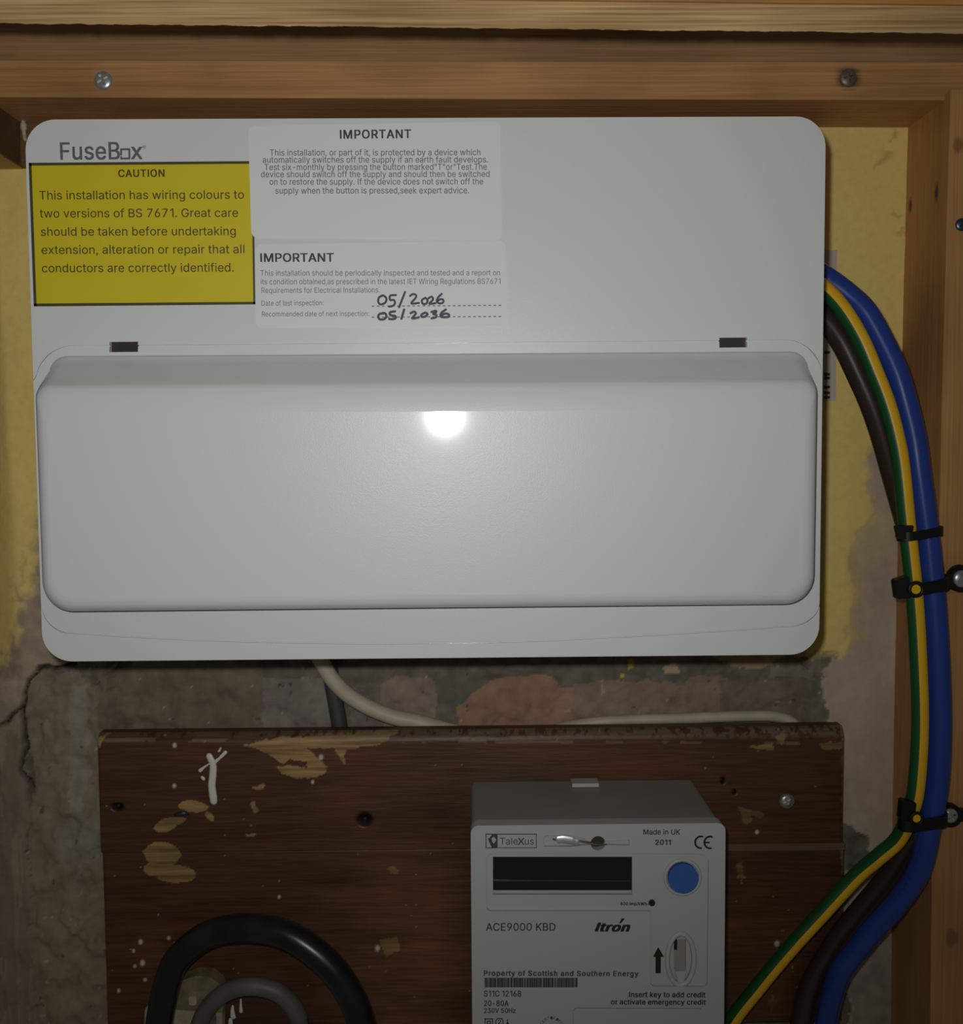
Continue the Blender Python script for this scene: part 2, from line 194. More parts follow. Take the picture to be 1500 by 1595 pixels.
GLYPHS = {}
def _wind(p, loops_):
    n = 0
    for q in loops_:
        for i in range(len(q)):
            (x1, y1), (x2, y2) = q[i-1], q[i]
            if (y1 > p[1]) != (y2 > p[1]) and p[0] < (x2-x1)*(p[1]-y1)/(y2-y1)+x1: n += 1 if y2 > y1 else -1
    return n
for _g in r''' ~188~|"~321~78,318 70,509 136,509 128,318;193,318 185,509 250,509 243,318|,~188~38,-119 68,71 137,71 84,-119|-~453~337,244 337,188 114,188 114,244|.~188~95,-4 78,-1 63,9 53,24 50,41 53,59 63,73 78,83 95,87 113,83 128,73 138,59 141,41 138,24 128,9 113,-1|/~249~235,533 71,-76 14,-76 178,533|0~453~227,-7 174,1 130,24 95,62 69,113 53,178 48,254 53,330 69,395 95,447 130,484 174,508 227,516 279,508 323,484 358,447 384,395 400,330 405,254 400,178 384,113 359,62 323,24 279,1;227,50 261,56 290,74 313,103 330,144 340,194 344,254 340,314 330,365 313,405 290,435 261,453 227,460 192,453 163,435 140,405 123,365 113,314 109,254 113,194 123,144 140,103 163,74 192,56|1~330~276,509 276,0 212,0 212,448 209,448 86,358 86,427 198,509|2~453~64,0 64,47 234,229 282,282 299,305 311,327 318,348 320,371 317,397 308,419 293,436 273,449 250,457 224,460 196,457 172,447 153,433 139,413 130,390 127,362 66,362 71,405 86,442 111,473 143,496 182,511 225,516 268,511 306,497 337,474 361,445 376,411 381,372 378,345 371,318 357,290 336,259 267,180 153,60 153,57 389,57 389,0|3~453~218,-7 173,-3 133,10 98,30 70,57 52,91 44,132 109,132 115,107 126,87 144,71 165,59 191,52 219,50 248,53 275,61 297,74 315,93 325,116 329,145 326,172 316,196 299,217 275,234 242,244 201,248 157,248 157,299 288,448 288,452 70,452 70,509 372,509 372,461 211,278 211,289 264,288 308,276 344,253 371,222 387,186 393,145 387,103 370,66 344,36 309,12 266,-2|5~453~221,-7 178,-2 140,11 108,32 83,60 66,93 60,130 122,130 127,108 138,89 154,73 173,60 196,52 221,50 250,53 276,64 298,82 314,104 324,131 328,162 324,193 314,221 297,244 275,262 248,273 218,277 192,275 167,268 145,258 128,246 67,253 96,509 366,509 366,452 151,452 134,301 136,301 155,315 178,325 203,331 229,334 263,330 294,321 321,306 345,285 364,260 379,231 388,199 391,163 385,117 369,76 343,41 309,15 268,-1|6~453~226,-7 182,-1 142,15 109,40 84,74 69,115 64,162 68,199 80,239 102,285 137,340 252,509 322,509 151,261 145,261 154,275 165,288 179,299 196,307 214,312 235,314 278,309 316,295 346,271 370,240 384,201 389,157 384,112 368,73 343,39 310,14 271,-2;226,48 254,52 279,63 299,79 314,101 324,128 327,157 324,187 314,213 299,235 279,251 254,262 226,265 198,262 174,252 153,235 138,214 128,188 125,158 128,128 138,102 153,79 174,63 198,52|7~453~97,0 323,448 323,452 62,452 62,509 391,509 391,449 165,0|8~453~226,-7 178,-2 136,11 101,33 74,62 57,96 52,135 55,166 65,195 81,220 101,241 125,256 153,265 153,267 119,282 93,308 76,342 70,380 75,417 90,450 114,477 146,498 184,511 226,516 269,511 306,498 337,477 361,450 377,417 382,380 376,342 359,308 333,282 300,267 300,265 327,256 351,241 372,220 387,195 397,166 401,135 395,96 378,62 352,33 317,11 275,-2;226,49 258,52 285,60 307,74 323,91 333,113 337,139 333,165 322,189 305,208 283,223 256,232 226,235 196,232 169,223 147,208 130,189 119,165 115,139 119,113 129,91 145,74 167,60 195,52;226,290 252,292 274,300 293,313 307,330 316,351 319,376 316,399 308,420 294,437 275,449 252,457 226,460 200,457 177,449 159,437 145,420 136,399 133,376 136,351 145,330 159,313 178,300 201,292|9~453~226,516 271,510 310,494 343,468 368,434 384,393 389,347 385,309 373,270 350,224 315,168 200,0 130,0 301,248 307,248 299,234 287,221 273,210 257,202 238,196 218,195 175,199 137,214 106,237 83,269 68,307 64,352 69,397 85,436 110,469 143,494 182,510;226,460 199,457 174,446 154,429 138,407 129,381 125,352 129,322 138,295 154,274 174,257 199,247 226,243 254,247 279,257 299,273 314,295 324,321 327,350 324,381 314,407 299,429 279,446 254,457|:~188~95,-4 78,-1 63,9 53,24 50,41 53,59 63,73 78,83 95,87 113,83 128,73 138,59 141,41 138,24 128,9 113,-1;95,271 78,274 63,284 53,299 50,316 53,334 63,349 78,359 95,362 113,359 128,349 138,334 141,316 138,299 128,284 113,274|A~480~16,0 201,509 276,509 463,0 395,0 287,302 264,372 232,478 245,478 213,371 191,302 85,0;110,142 110,199 370,199 370,142|B~456~60,0 60,509 241,509 289,504 329,491 359,469 381,442 394,410 398,374 395,344 387,320 373,301 356,286 336,275 315,267 315,262 339,257 363,245 385,227 402,203 414,173 418,136 413,100 400,67 377,39 344,18 301,4 247,0;125,57 245,57 296,63 330,80 349,105 355,137 352,161 342,184 327,203 306,218 279,228 248,231 125,231;125,285 238,285 265,288 288,296 308,309 323,326 333,348 336,372 330,403 313,429 283,446 240,452 125,452|C~510~267,-7 205,1 150,25 104,63 70,115 48,179 40,254 48,329 70,393 104,445 150,484 205,508 267,516 305,513 340,504 373,490 402,471 427,447 448,418 463,385 473,348 408,348 401,373 389,395 375,413 357,428 337,440 315,449 292,454 267,456 223,450 184,432 150,403 125,364 109,314 103,254 109,194 125,145 151,105 184,76 223,59 267,53 292,55 315,60 337,69 357,81 375,96 389,114 401,136 408,160 473,160 463,124 448,91 428,62 402,38 373,19 341,5 305,-4|D~502~219,0 96,0 96,57 215,57 272,63 318,81 354,110 379,149 394,198 399,255 394,312 379,361 354,399 320,428 275,446 221,452 93,452 93,509 225,509 294,501 353,478 399,441 433,391 455,329 462,255 455,181 433,119 398,68 351,31 291,8;125,509 125,0 60,0 60,509|E~419~60,0 60,509 372,509 372,452 125,452 125,286 355,286 355,229 125,229 125,57 375,57 375,0|F~410~60,0 60,509 369,509 369,452 125,452 125,278 346,278 346,221 125,221 125,0|G~520~269,-7 205,1 149,25 104,64 69,116 47,179 40,254 47,329 69,393 103,445 149,484 203,508 265,516 304,513 340,504 374,489 403,469 429,445 449,416 465,384 474,349 408,349 399,372 387,393 373,411 356,427 337,439 315,448 291,454 265,456 222,450 183,432 150,404 125,364 109,314 103,254 109,194 125,145 151,105 184,76 224,59 269,53 309,57 345,71 374,93 396,123 410,160 415,202 434,199 283,199 283,256 478,256 478,200 471,141 451,91 419,50 377,19 326,0|H~517~60,0 60,509 125,509 125,289 392,289 392,509 457,509 457,0 392,0 392,232 125,232 125,0|I~200~68,0 68,509 134,509 134,0|K~467~104,145 104,216 139,261 174,303 212,344 364,509 448,509 231,276 228,276;60,0 60,509 125,509 125,334 124,225 125,193 125,0;372,0 188,259 228,309 449,0|M~628~60,0 60,509 152,509 277,187 287,159 299,123 311,84 322,49 307,49 318,83 330,121 342,158 352,187 476,509 568,509 568,0 504,0 504,291 504,327 505,369 506,413 507,457 513,457 498,409 482,363 467,322 456,291 342,0 286,0 170,291 159,321 145,361 129,408 112,457 119,457 120,416 121,372 122,328 122,291 122,0|N~523~60,0 60,509 136,509 343,183 363,151 388,107 414,55 405,54 401,108 399,157 399,195 399,509 463,509 463,0 387,0 202,290 177,331 148,381 108,452 119,454 122,384 124,328 125,291 125,0|O~533~267,-7 205,1 150,25 105,63 70,115 48,179 40,254 48,329 70,393 105,445 150,484 205,508 267,516 329,508 384,484 429,445 464,393 486,329 493,254 486,179 464,115 429,63 384,25 329,1;267,53 310,59 349,76 383,105 408,144 425,194 430,254 425,314 408,365 383,404 349,433 310,450 267,456 223,450 184,433 151,404 125,364 109,314 103,254 109,194 125,144 151,105 184,76 223,59|P~445~60,0 60,509 235,509 289,503 332,487 366,462 390,430 404,391 409,348 404,304 390,265 366,233 332,207 289,191 235,186 109,186 109,242 233,242 269,246 297,256 318,272 333,294 342,319 344,348 342,376 333,402 318,423 297,439 268,449 232,452 125,452 125,0|R~449~60,0 60,509 236,509 290,504 333,489 367,465 390,433 405,395 409,352 405,309 390,271 367,240 333,217 289,203 236,198 96,198 96,255 234,255 269,258 298,267 319,281 334,300 342,324 345,352 342,380 334,405 319,425 298,440 269,449 233,452 125,452 125,0;353,0 230,229 303,229 428,0|S~447~224,-9 172,-4 128,9 91,31 64,60 46,96 38,137 104,137 110,110 123,88 142,71 166,59 194,52 224,49 257,52 286,60 311,74 329,92 341,114 346,139 342,161 332,179 316,193 296,205 245,222 184,239 128,260 86,289 60,326 52,372 58,413 75,448 102,476 138,498 180,511 227,516 275,511 316,498 351,476 377,449 394,415 401,378 337,378 326,412 302,437 267,453 225,459 194,456 167,448 145,435 129,418 118,398 115,376 119,352 131,334 148,319 169,308 212,293 264,279 312,264 336,252 359,238 379,220 395,198 405,171 408,139 403,99 386,64 360,34 323,11 278,-4|T~449~32,452 32,509 417,509 417,452 257,452 257,0 193,0 193,452|U~517~259,-8 203,-2 154,15 114,43 85,80 66,124 60,173 60,509 124,509 124,178 128,144 141,113 160,87 187,68 220,56 259,52 298,56 331,68 357,87 377,113 389,144 393,178 393,509 457,509 457,173 451,124 433,80 403,43 363,15 315,-2|V~480~204,0 16,509 84,509 192,206 215,137 248,31 235,31 267,138 290,206 395,509 463,509 278,0|W~686~155,0 16,509 82,509 163,196 175,145 187,94 197,40 189,40 200,94 211,145 224,196 306,509 380,509 462,196 474,145 486,94 497,40 488,40 499,94 510,145 523,196 603,509 670,509 530,0 455,0 368,323 351,391 336,475 350,475 335,395 318,323 230,0|X~474~18,0 217,284 217,236 29,509 104,509 178,400 204,361 223,329 243,292 232,292 252,329 272,361 298,400 374,509 446,509 259,239 259,287 456,0 382,0 292,129 268,165 250,195 230,231 244,231 225,196 206,166 182,129 91,0|a~389~160,-9 126,-5 94,5 68,22 48,45 35,73 30,108 34,138 43,161 58,179 78,193 100,203 125,211 178,220 234,227 252,230 265,235 273,243 276,255 276,257 273,279 267,297 256,311 240,322 220,329 196,331 171,329 149,322 132,313 118,301 107,288 100,274 41,291 57,322 79,346 104,364 133,375 163,382 194,384 239,379 263,372 286,360 306,343 322,320 333,290 337,251 337,0 277,0 277,52 272,52 252,25 236,12 215,1 190,-6;170,45 202,49 228,59 248,74 263,93 272,115 276,138 276,190 259,182 231,176 200,171 175,168 134,159 117,150 103,139 95,124 92,105 94,87 102,72 114,61 130,52 149,47|b~424~229,-8 198,-5 172,4 153,17 138,31 118,59 112,59 112,0 53,0 53,509 114,509 114,319 118,319 137,346 152,360 171,373 197,381 229,384 274,378 313,361 345,332 370,293 385,245 390,189 385,133 370,84 346,45 313,16 274,-2;220,47 253,51 279,66 301,88 316,117 325,151 328,189 325,227 316,261 301,290 280,311 253,325 220,330 188,325 161,312 140,291 125,263 116,229 113,189 116,150 125,115 140,86 162,65 188,51|c~396~207,-8 159,-2 117,16 82,46 56,85 40,133 34,187 40,243 56,291 82,330 117,360 159,378 207,384 234,383 260,377 284,368 305,356 324,341 340,322 353,301 362,277 303,262 290,289 270,311 242,325 207,330 173,325 145,310 124,287 108,258 99,224 96,187 99,151 108,117 124,89 145,66 173,51 207,46 243,52 271,66 292,89 304,117 363,102 354,78 341,56 325,37 306,21 285,9 261,-1 235,-6|d~424~195,-8 151,-2 111,16 79,45 55,84 39,133 34,189 39,245 55,293 79,332 112,361 151,378 196,384 228,381 253,373 272,360 287,346 306,319 311,319 311,509 372,509 372,0 313,0 313,59 307,59 287,31 272,17 252,4 227,-5;205,47 236,51 263,65 284,86 299,115 309,150 312,189 309,229 300,263 284,291 263,312 237,325 205,330 172,325 145,311 124,290 108,261 99,227 96,189 99,151 109,117 124,88 145,66 172,51|e~404~212,-8 161,-2 117,16 82,46 56,85 40,132 34,187 39,242 55,290 81,329 115,359 157,378 205,384 236,382 266,374 294,361 319,341 341,315 357,282 368,242 371,194 371,169 75,169 75,221 338,221 310,202 307,237 298,269 283,294 263,314 237,326 205,330 173,326 146,313 125,294 109,270 99,241 96,211 96,178 100,139 110,106 128,80 151,61 179,50 212,46 234,48 254,53 271,61 285,73 297,88 306,105 365,91 353,63 335,39 311,19 283,4 249,-5|f~254~228,379 228,327 6,327 6,379;81,0 81,432 84,461 96,486 113,505 135,519 161,527 187,530 222,527 243,521 227,468 215,472 195,474 171,470 154,460 145,443 142,419 142,0|g~425~207,-151 168,-148 134,-140 105,-127 82,-110 64,-91 51,-69 101,-41 122,-66 136,-78 154,-88 178,-95 207,-97 249,-92 282,-75 304,-47 311,-6 311,68 306,68 287,41 272,28 252,16 227,8 195,5 152,10 113,27 80,53 55,90 39,136 34,191 39,246 55,293 80,332 112,361 152,378 196,384 228,382 253,373 273,360 288,346 308,319 313,319 313,379 372,379 372,-9 367,-54 350,-90 324,-117 291,-136 251,-147;205,59 237,63 264,75 285,95 300,121 309,154 312,193 309,231 300,264 285,291 264,312 237,325 205,330 172,325 145,312 124,290 109,262 99,229 96,193 99,155 109,123 124,96 145,76 172,63|h~410~114,227 114,0 53,0 53,509 114,509 114,287 102,287 124,332 152,362 187,379 227,384 264,380 295,369 321,349 341,321 353,285 357,240 357,0 296,0 296,235 290,275 273,304 246,323 210,329 184,326 161,317 141,303 126,283 117,257|i~167~53,0 53,379 114,379 114,0;84,443 67,446 54,455 44,468 41,483 44,499 54,512 67,521 84,524 100,521 114,512 123,499 126,483 123,468 114,455 100,446|k~381~110,137 110,212 121,212 284,379 360,379 184,199 177,199;53,0 53,509 114,509 114,0;294,0 148,186 191,229 372,0|l~172~56,0 56,509 117,509 117,0|m~610~53,0 53,379 112,379 112,295 108,295 118,323 132,346 151,363 172,376 195,384 219,386 257,380 287,361 309,331 321,295 312,295 322,321 337,343 357,361 381,375 407,383 437,386 468,383 497,372 522,354 541,328 553,296 557,255 557,0 496,0 496,254 490,289 473,313 447,326 419,330 395,328 374,320 358,307 345,290 338,270 335,247 335,0 274,0 274,260 269,288 253,311 229,326 199,330 178,328 158,320 140,307 126,289 117,266 114,238 114,0|n~410~114,227 114,0 53,0 53,379 112,379 112,287 102,287 124,332 152,362 187,379 227,384 264,380 295,369 321,349 341,321 353,285 357,240 357,0 296,0 296,235 290,275 273,304 246,323 210,329 184,326 161,317 141,303 126,283 117,257|o~415~207,-8 159,-2 117,16 82,46 56,85 40,133 34,187 40,243 56,291 82,330 117,360 159,378 207,384 256,378 299,360 333,330 359,291 376,243 381,187 376,133 359,85 333,46 299,16 256,-2;207,46 242,51 270,66 292,89 307,117 316,151 319,187 316,224 307,258 292,287 270,310 242,325 207,330 173,325 145,310 124,287 108,258 99,224 96,187 99,151 108,117 124,89 145,66 173,51|p~424~53,-143 53,379 112,379 112,319 118,319 137,346 152,360 171,373 197,381 229,384 274,378 313,361 345,332 370,293 385,245 390,189 385,133 370,84 346,45 313,16 274,-2 229,-8 198,-5 173,4 153,17 138,31 118,59 114,59 114,-143;220,47 253,51 279,66 301,88 316,117 325,151 328,189 325,227 316,261 301,290 280,311 253,325 220,330 188,325 161,312 140,291 125,263 116,229 113,189 116,150 125,115 140,86 162,65 188,51|q~424~372,-143 311,-143 311,59 306,59 287,31 272,17 252,4 227,-5 195,-8 151,-2 111,16 79,45 55,84 39,133 34,189 39,245 55,293 79,332 112,361 151,378 196,384 228,381 253,373 272,360 287,346 307,319 313,319 313,379 372,379;205,47 236,51 263,65 284,86 299,115 309,150 312,189 309,229 300,263 284,291 263,312 237,325 205,330 172,325 145,311 124,290 108,261 99,227 96,189 99,151 109,117 124,88 145,66 172,51|r~259~53,0 53,379 112,379 112,321 115,321 130,347 152,367 181,380 213,385 229,384 243,384 243,322 230,324 207,326 182,323 159,315 140,301 126,284 117,262 114,237 114,0|s~365~182,-8 145,-5 112,3 84,18 62,38 45,63 36,94 94,107 105,79 124,60 150,49 181,45 217,50 244,62 262,81 268,103 265,121 254,136 237,147 212,155 149,170 104,186 72,208 53,237 47,274 51,305 65,332 87,354 115,370 149,381 187,384 223,381 254,372 279,358 299,339 314,316 324,290 268,277 258,298 243,316 219,328 187,333 156,329 131,317 114,299 109,277 112,258 124,243 144,232 172,223 229,209 275,194 306,171 325,142 331,107 326,75 312,47 290,24 260,6 223,-5|t~227~204,379 204,327 6,327 6,379;65,471 126,471 126,98 128,76 136,61 150,53 170,50 185,51 202,54 213,2 192,-3 168,-4 125,2 92,21 72,52 65,93|u~410~182,-5 146,-1 115,11 89,31 69,59 57,95 53,139 53,379 114,379 114,144 119,105 137,75 164,56 200,50 226,53 249,62 268,77 283,97 293,122 296,153 296,379 357,379 357,0 298,0 298,92 307,92 286,47 257,17 222,0|v~389~163,0 17,379 84,379 165,155 187,87 206,21 184,21 203,87 224,155 305,379 371,379 226,0|w~567~138,0 23,379 87,379 133,214 154,137 175,41 165,41 186,135 206,214 252,379 316,379 362,214 382,136 402,41 391,41 413,135 434,214 480,379 545,379 429,0 368,0 319,172 305,225 291,280 277,338 291,338 277,280 263,225 248,172 199,0|x~379~21,0 171,218 171,171 29,379 100,379 147,306 179,253 207,206 175,206 202,253 233,306 282,379 352,379 209,169 209,214 358,0 287,0 231,85 200,136 173,182 205,182 178,136 148,85 91,0|y~389~47,-139 61,-86 71,-87 88,-90 104,-89 118,-84 130,-74 141,-58 151,-36 163,-1 17,379 84,379 165,155 187,87 206,21 184,21 202,87 224,155 305,379 371,379 204,-58 191,-85 177,-107 159,-124 139,-136 117,-143 91,-145 65,-143|z~380~42,0 42,46 254,320 254,323 48,323 48,379 333,379 333,331 126,60 126,56 339,56 339,0|®~463~231,118 192,122 154,134 121,152 91,177 67,206 48,240 37,277 33,317 37,357 48,394 67,428 91,457 121,482 154,500 192,512 231,516 271,512 309,500 343,482 372,457 396,428 415,394 426,357 430,317 426,277 415,240 396,206 372,177 343,152 309,134 271,122;231,166 271,171 307,187 338,210 362,241 377,277 382,317 377,357 362,393 338,423 307,447 271,462 231,467 192,462 156,447 125,423 101,393 86,357 81,317 86,277 101,241 125,210 156,187 192,171;273,226 228,312 273,312 319,226;161,226 161,409 253,409 266,407 279,402 292,394 302,383 309,368 311,350 309,332 302,316 291,304 278,295 264,289 250,287 185,287 185,319 239,319 248,321 257,327 264,337 267,350 264,364 257,372 239,378 203,378 203,226'''.split('|'):
    _adv, _sp = _g[2:].split('~'); _q = [[tuple(map(int, p.split(','))) for p in q.split(' ')] for q in _sp.split(';')] if _sp else []
    _tris = []
    if _q:      # triangulate all contours together and keep what the non-zero winding rule fills
        _v, _e = [], []
        for q in _q:
            k0 = len(_v); _v += [Vector(p) for p in q]; _e += [(k0+i, k0+(i+1) % len(q)) for i in range(len(q))]
        _r = delaunay_2d_cdt(_v, _e, [], 0, .01)
        _f = [t for t in _r[2] if _wind(sum((_r[0][i] for i in t), Vector((0, 0)))/len(t), _q) != 0]
        _tris = [([tuple(v) for v in _r[0]], _f)]
    GLYPHS[_g[0]] = (int(_adv), _tris)
CAPH = 509.0
def text_into(bm, s, x0, x1, y0, cap, Y, y1=None, bold=0.0, shear=0.0, spacing=1.0):
    """flat grotesque lettering on plane Y from pixel (x0, y0) to (x1, y1) along the baseline, capitals CAP pixels tall"""
    y1 = y0 if y1 is None else y1; x = 0.0; parts = []
    for ch in s:
        adv, tr = GLYPHS[ch]; parts += [(x, vv, t) for vv, t in tr]; x += adv*spacing+bold*900
    xs = [ox+p[0]+shear*p[1] for ox, vv, t in parts for p in vv]; xa, xb = min(xs), max(xs)
    P0, P1 = at(x0, y0, Y), at(x1, y1, Y); Pc = at(x0, y0-cap, Y); d = P1-P0; w = np.linalg.norm(d); d /= w; up = np.array([-d[2], 0, d[0]])
    sx = w/(xb-xa); sy = np.linalg.norm(Pc-P0)/CAPH; B = bold*1000
    sh = [(0, 0)] if bold <= .003 else [(-B, -B*.5), (B, -B*.5), (B, B*.5), (-B, B*.5)]+([(0, 0)] if bold > .02 else [])
    for k, (ox, oy) in enumerate(sh):     # heavier weights: the same outline laid down again, slightly shifted
        for j, (gx_, vv, tris) in enumerate(parts):
            vs_ = [bm.verts.new(tuple(P0+d*(gx_+p[0]+shear*p[1]+ox-xa)*sx+up*(p[1]+oy)*sy+np.array([0, -1e-6*k-3e-7*(j % 3), 0]))) for p in vv]
            for t in tris:
                try: bm.faces.new([vs_[i] for i in t])
                except ValueError: pass
def stroke_into(bm, pts, wpx, Y, n=10, sm=True):
    """pen stroke: a flat ribbon with round ends through pixel points"""
    P = [at(x, y, Y) for x, y in pts]; P = catmull(P, 5) if sm and len(P) > 2 else np.array(P); r = wpx/2/F*(Y-CAM[1])
    for i in range(len(P)-1):
        a, b = P[i], P[i+1]; d = b-a; L = np.linalg.norm(d)
        if L < 1e-7: continue
        nrm = np.array([-d[2], 0, d[0]])/L*r; e = np.array([0, -1e-6*(i % 7), 0])
        bm.faces.new([bm.verts.new(tuple(q+e)) for q in (a+nrm, a-nrm, b-nrm, b+nrm)])
    for i, a in enumerate(P):
        e = -1e-6*(i % 5)-8e-6
        bm.faces.new([bm.verts.new((a[0]+r*math.cos(2*math.pi*k/n), a[1]+e, a[2]+r*math.sin(2*math.pi*k/n))) for k in range(n)])
def poly_into(bm, pts, Y):
    bm.faces.new([bm.verts.new(tuple(at(x, y, Y))) for x, y in pts])
def flat(name, bm, m, parent):
    for f in bm.faces:
        f.normal_update()
        if f.normal.y > 0: f.normal_flip()
    me = bpy.data.meshes.new(name); bm.to_mesh(me); bm.free(); return link(name, me, m, parent)

# value noise on arrays
def vnoise(x, y, seed=0):
    xi, yi = np.floor(x).astype(np.int64), np.floor(y).astype(np.int64); fx, fy = x-xi, y-yi
    fx, fy = fx*fx*(3-2*fx), fy*fy*(3-2*fy)
    def h(a, b):
        v = (a*374761393+b*668265263+seed*1442695041) & 0xffffffff; v = ((v ^ (v >> 13))*1274126177) & 0xffffffff; return ((v ^ (v >> 16)) & 0xffff)/65535.0
    return (h(xi, yi)*(1-fx)+h(xi+1, yi)*fx)*(1-fy)+(h(xi, yi+1)*(1-fx)+h(xi+1, yi+1)*fx)*fy
def fbm(x, y, seed=0, octv=4):
    s, a, t = 0, 1, 0
    for k in range(octv): s = s+a*vnoise(x*2**k, y*2**k, seed+k*17); t += a; a *= .5
    return s/t
def inside(px, py, poly):
    res = np.zeros(px.shape, bool); n = len(poly)
    for i in range(n):
        (x1, y1), (x2, y2) = poly[i], poly[(i+1) % n]
        if y1 == y2: continue
        res ^= ((y1 > py) != (y2 > py)) & (px < (x2-x1)*(py-y1)/(y2-y1)+x1)
    return res
def soft(px, py, poly, r):
    k = [(0, 0), (r, 0), (-r, 0), (0, r), (0, -r), (.6*r, .6*r), (-.6*r, .6*r), (.6*r, -.6*r), (-.6*r, -.6*r)]
    return sum(inside(px+a, py+b, poly).astype(float) for a, b in k)[..., None]/len(k)
def segdist(px, py, pts):
    d = np.full(px.shape, 1e9)
    for (x1, y1), (x2, y2) in zip(pts[:-1], pts[1:]):
        t = np.clip(((px-x1)*(x2-x1)+(py-y1)*(y2-y1))/((x2-x1)**2+(y2-y1)**2), 0, 1); d = np.minimum(d, np.hypot(px-x1-t*(x2-x1), py-y1-t*(y2-y1)))
    return d
def grid(name, X, Z, Yf, colf, m, parent=None):
    """height-field facing the camera; Yf and colf take pixel arrays"""
    gx, gz = np.meshgrid(X, Z); P = np.stack([gx, np.zeros_like(gx), gz], -1)
    P[..., 1] = Yf[0]; px, py = pj(P); P[..., 1] = Yf[1](px, py, gx, gz); c = colf(px, py, gx, gz)
    nx, nz = len(X), len(Z); me = bpy.data.meshes.new(name); me.vertices.add(nx*nz); me.vertices.foreach_set('co', P.reshape(-1))
    i = (np.arange(nz-1)[:, None]*nx+np.arange(nx-1)[None]).reshape(-1); q = np.stack([i, i+1, i+nx+1, i+nx], 1).astype(np.int32)
    me.loops.add(len(q)*4); me.loops.foreach_set('vertex_index', q.reshape(-1)); me.polygons.add(len(q))
    me.polygons.foreach_set('loop_start', np.arange(len(q), dtype=np.int32)*4); me.update(calc_edges=True); me.validate()
    ca = me.color_attributes.new('Col', 'FLOAT_COLOR', 'POINT'); ca.data.foreach_set('color', np.concatenate([c, np.ones(c.shape[:2]+(1,))], -1).astype(np.float32).reshape(-1))
    return link(name, me, m, parent, 180)
def attr_mat(name, rough=.85, spec=.2, n_scale=420, n_amt=.25, bump=.6, bdist=.0012, stretch=(1, 1, 1)):
    m = bpy.data.materials.new(name); m.use_nodes = True; nt = m.node_tree; b = nt.nodes['Principled BSDF']; L = nt.links.new
    at_ = nt.nodes.new('ShaderNodeAttribute'); at_.attribute_name = 'Col'; tc = nt.nodes.new('ShaderNodeTexCoord')
    mp = nt.nodes.new('ShaderNodeMapping'); mp.inputs['Scale'].default_value = stretch; L(tc.outputs['Object'], mp.inputs[0])
    n = nt.nodes.new('ShaderNodeTexNoise'); n.inputs['Scale'].default_value = n_scale; n.inputs['Detail'].default_value = 7; n.inputs['Roughness'].default_value = .62; L(mp.outputs[0], n.inputs[0])
    mr = nt.nodes.new('ShaderNodeMapRange'); mr.inputs[1].default_value = .28; mr.inputs[2].default_value = .72; mr.inputs[3].default_value = 1-n_amt; mr.inputs[4].default_value = 1+n_amt
    L(n.outputs['Fac'], mr.inputs[0]); mx = nt.nodes.new('ShaderNodeMix'); mx.data_type = 'RGBA'; mx.blend_type = 'MULTIPLY'; mx.inputs[0].default_value = 1
    L(at_.outputs['Color'], mx.inputs[6]); L(mr.outputs[0], mx.inputs[7]); L(mx.outputs[2], b.inputs['Base Color'])
    b.inputs['Roughness'].default_value = rough; b.inputs['Specular IOR Level'].default_value = spec
    bp = nt.nodes.new('ShaderNodeBump'); bp.inputs['Strength'].default_value = bump; bp.inputs['Distance'].default_value = bdist
    L(n.outputs['Fac'], bp.inputs['Height']); L(bp.outputs[0], b.inputs['Normal']); return m

# ------------------------------------------------------------------ materials
M_plastic = mat('white_powder_coat', (.69, .70, .68, 1), rough=.31, spec=.28, coat=.30, coat_rough=.085, bump=.13, bump_scale=2600)
M_steel_dark = mat('enclosure_paint', (.55, .55, .53, 1), rough=.5)
M_slot = mat('slot_shade', (.024, .018, .013, 1), rough=.6)
M_sticker_y = mat('yellow_vinyl', (.66, .53, .018, 1), rough=.45, spec=.3)
M_sticker_w = mat('white_vinyl', (.735, .75, .735, 1), rough=.5, spec=.3)
M_ink = mat('black_ink', (.045, .045, .045, 1), rough=.6)
M_ink_y = mat('black_ink_on_yellow', (.06, .055, .012, 1), rough=.6)
M_ink_soft = mat('grey_ink', (.15, .155, .155, 1), rough=.6)
M_logo = mat('grey_logo_ink', (.13, .135, .145, 1), rough=.5)
M_pen = mat('marker_pen', (.022, .022, .03, 1), rough=.5)
M_blue = mat('blue_pvc', (.019, .052, .27, 1), rough=.28, spec=.5, var=.06, var_scale=90)
M_brown = mat('brown_pvc', (.042, .027, .021, 1), rough=.3, spec=.5, var=.1)
M_green = mat('green_pvc', (.009, .085, .02, 1), rough=.38)
M_yellow = mat('yellow_pvc', (.82, .47, .015, 1), rough=.38)
M_black = mat('black_nylon', (.008, .008, .008, 1), rough=.48, spec=.35)
M_blackpvc = mat('black_pvc', (.012, .012, .013, 1), rough=.3, var=.5, var_scale=45)
M_greypvc = mat('grey_pvc', (.115, .11, .09, 1), rough=.5, var=.18, var_scale=80)
M_cream = mat('cream_pvc', (.52, .46, .33, 1), rough=.5, var=.12, var_scale=70)
M_darkpvc = mat('dark_grey_pvc', (.055, .056, .052, 1), rough=.6, var=.2)
M_zinc = mat('zinc_plated_steel', (.50, .51, .48, 1), rough=.34, metal=.65, var=.2, var_scale=300)
M_oldzinc = mat('dull_steel', (.20, .165, .12, 1), rough=.5, metal=.5, var=.3, var_scale=300)
M_meter = mat('meter_grey_plastic', (.475, .48, .44, 1), rough=.48, spec=.35, bump=.06, bump_scale=1600)
M_metercase = mat('meter_case_plastic', (.315, .305, .26, 1), rough=.5, spec=.35, var=.06, var_scale=30)
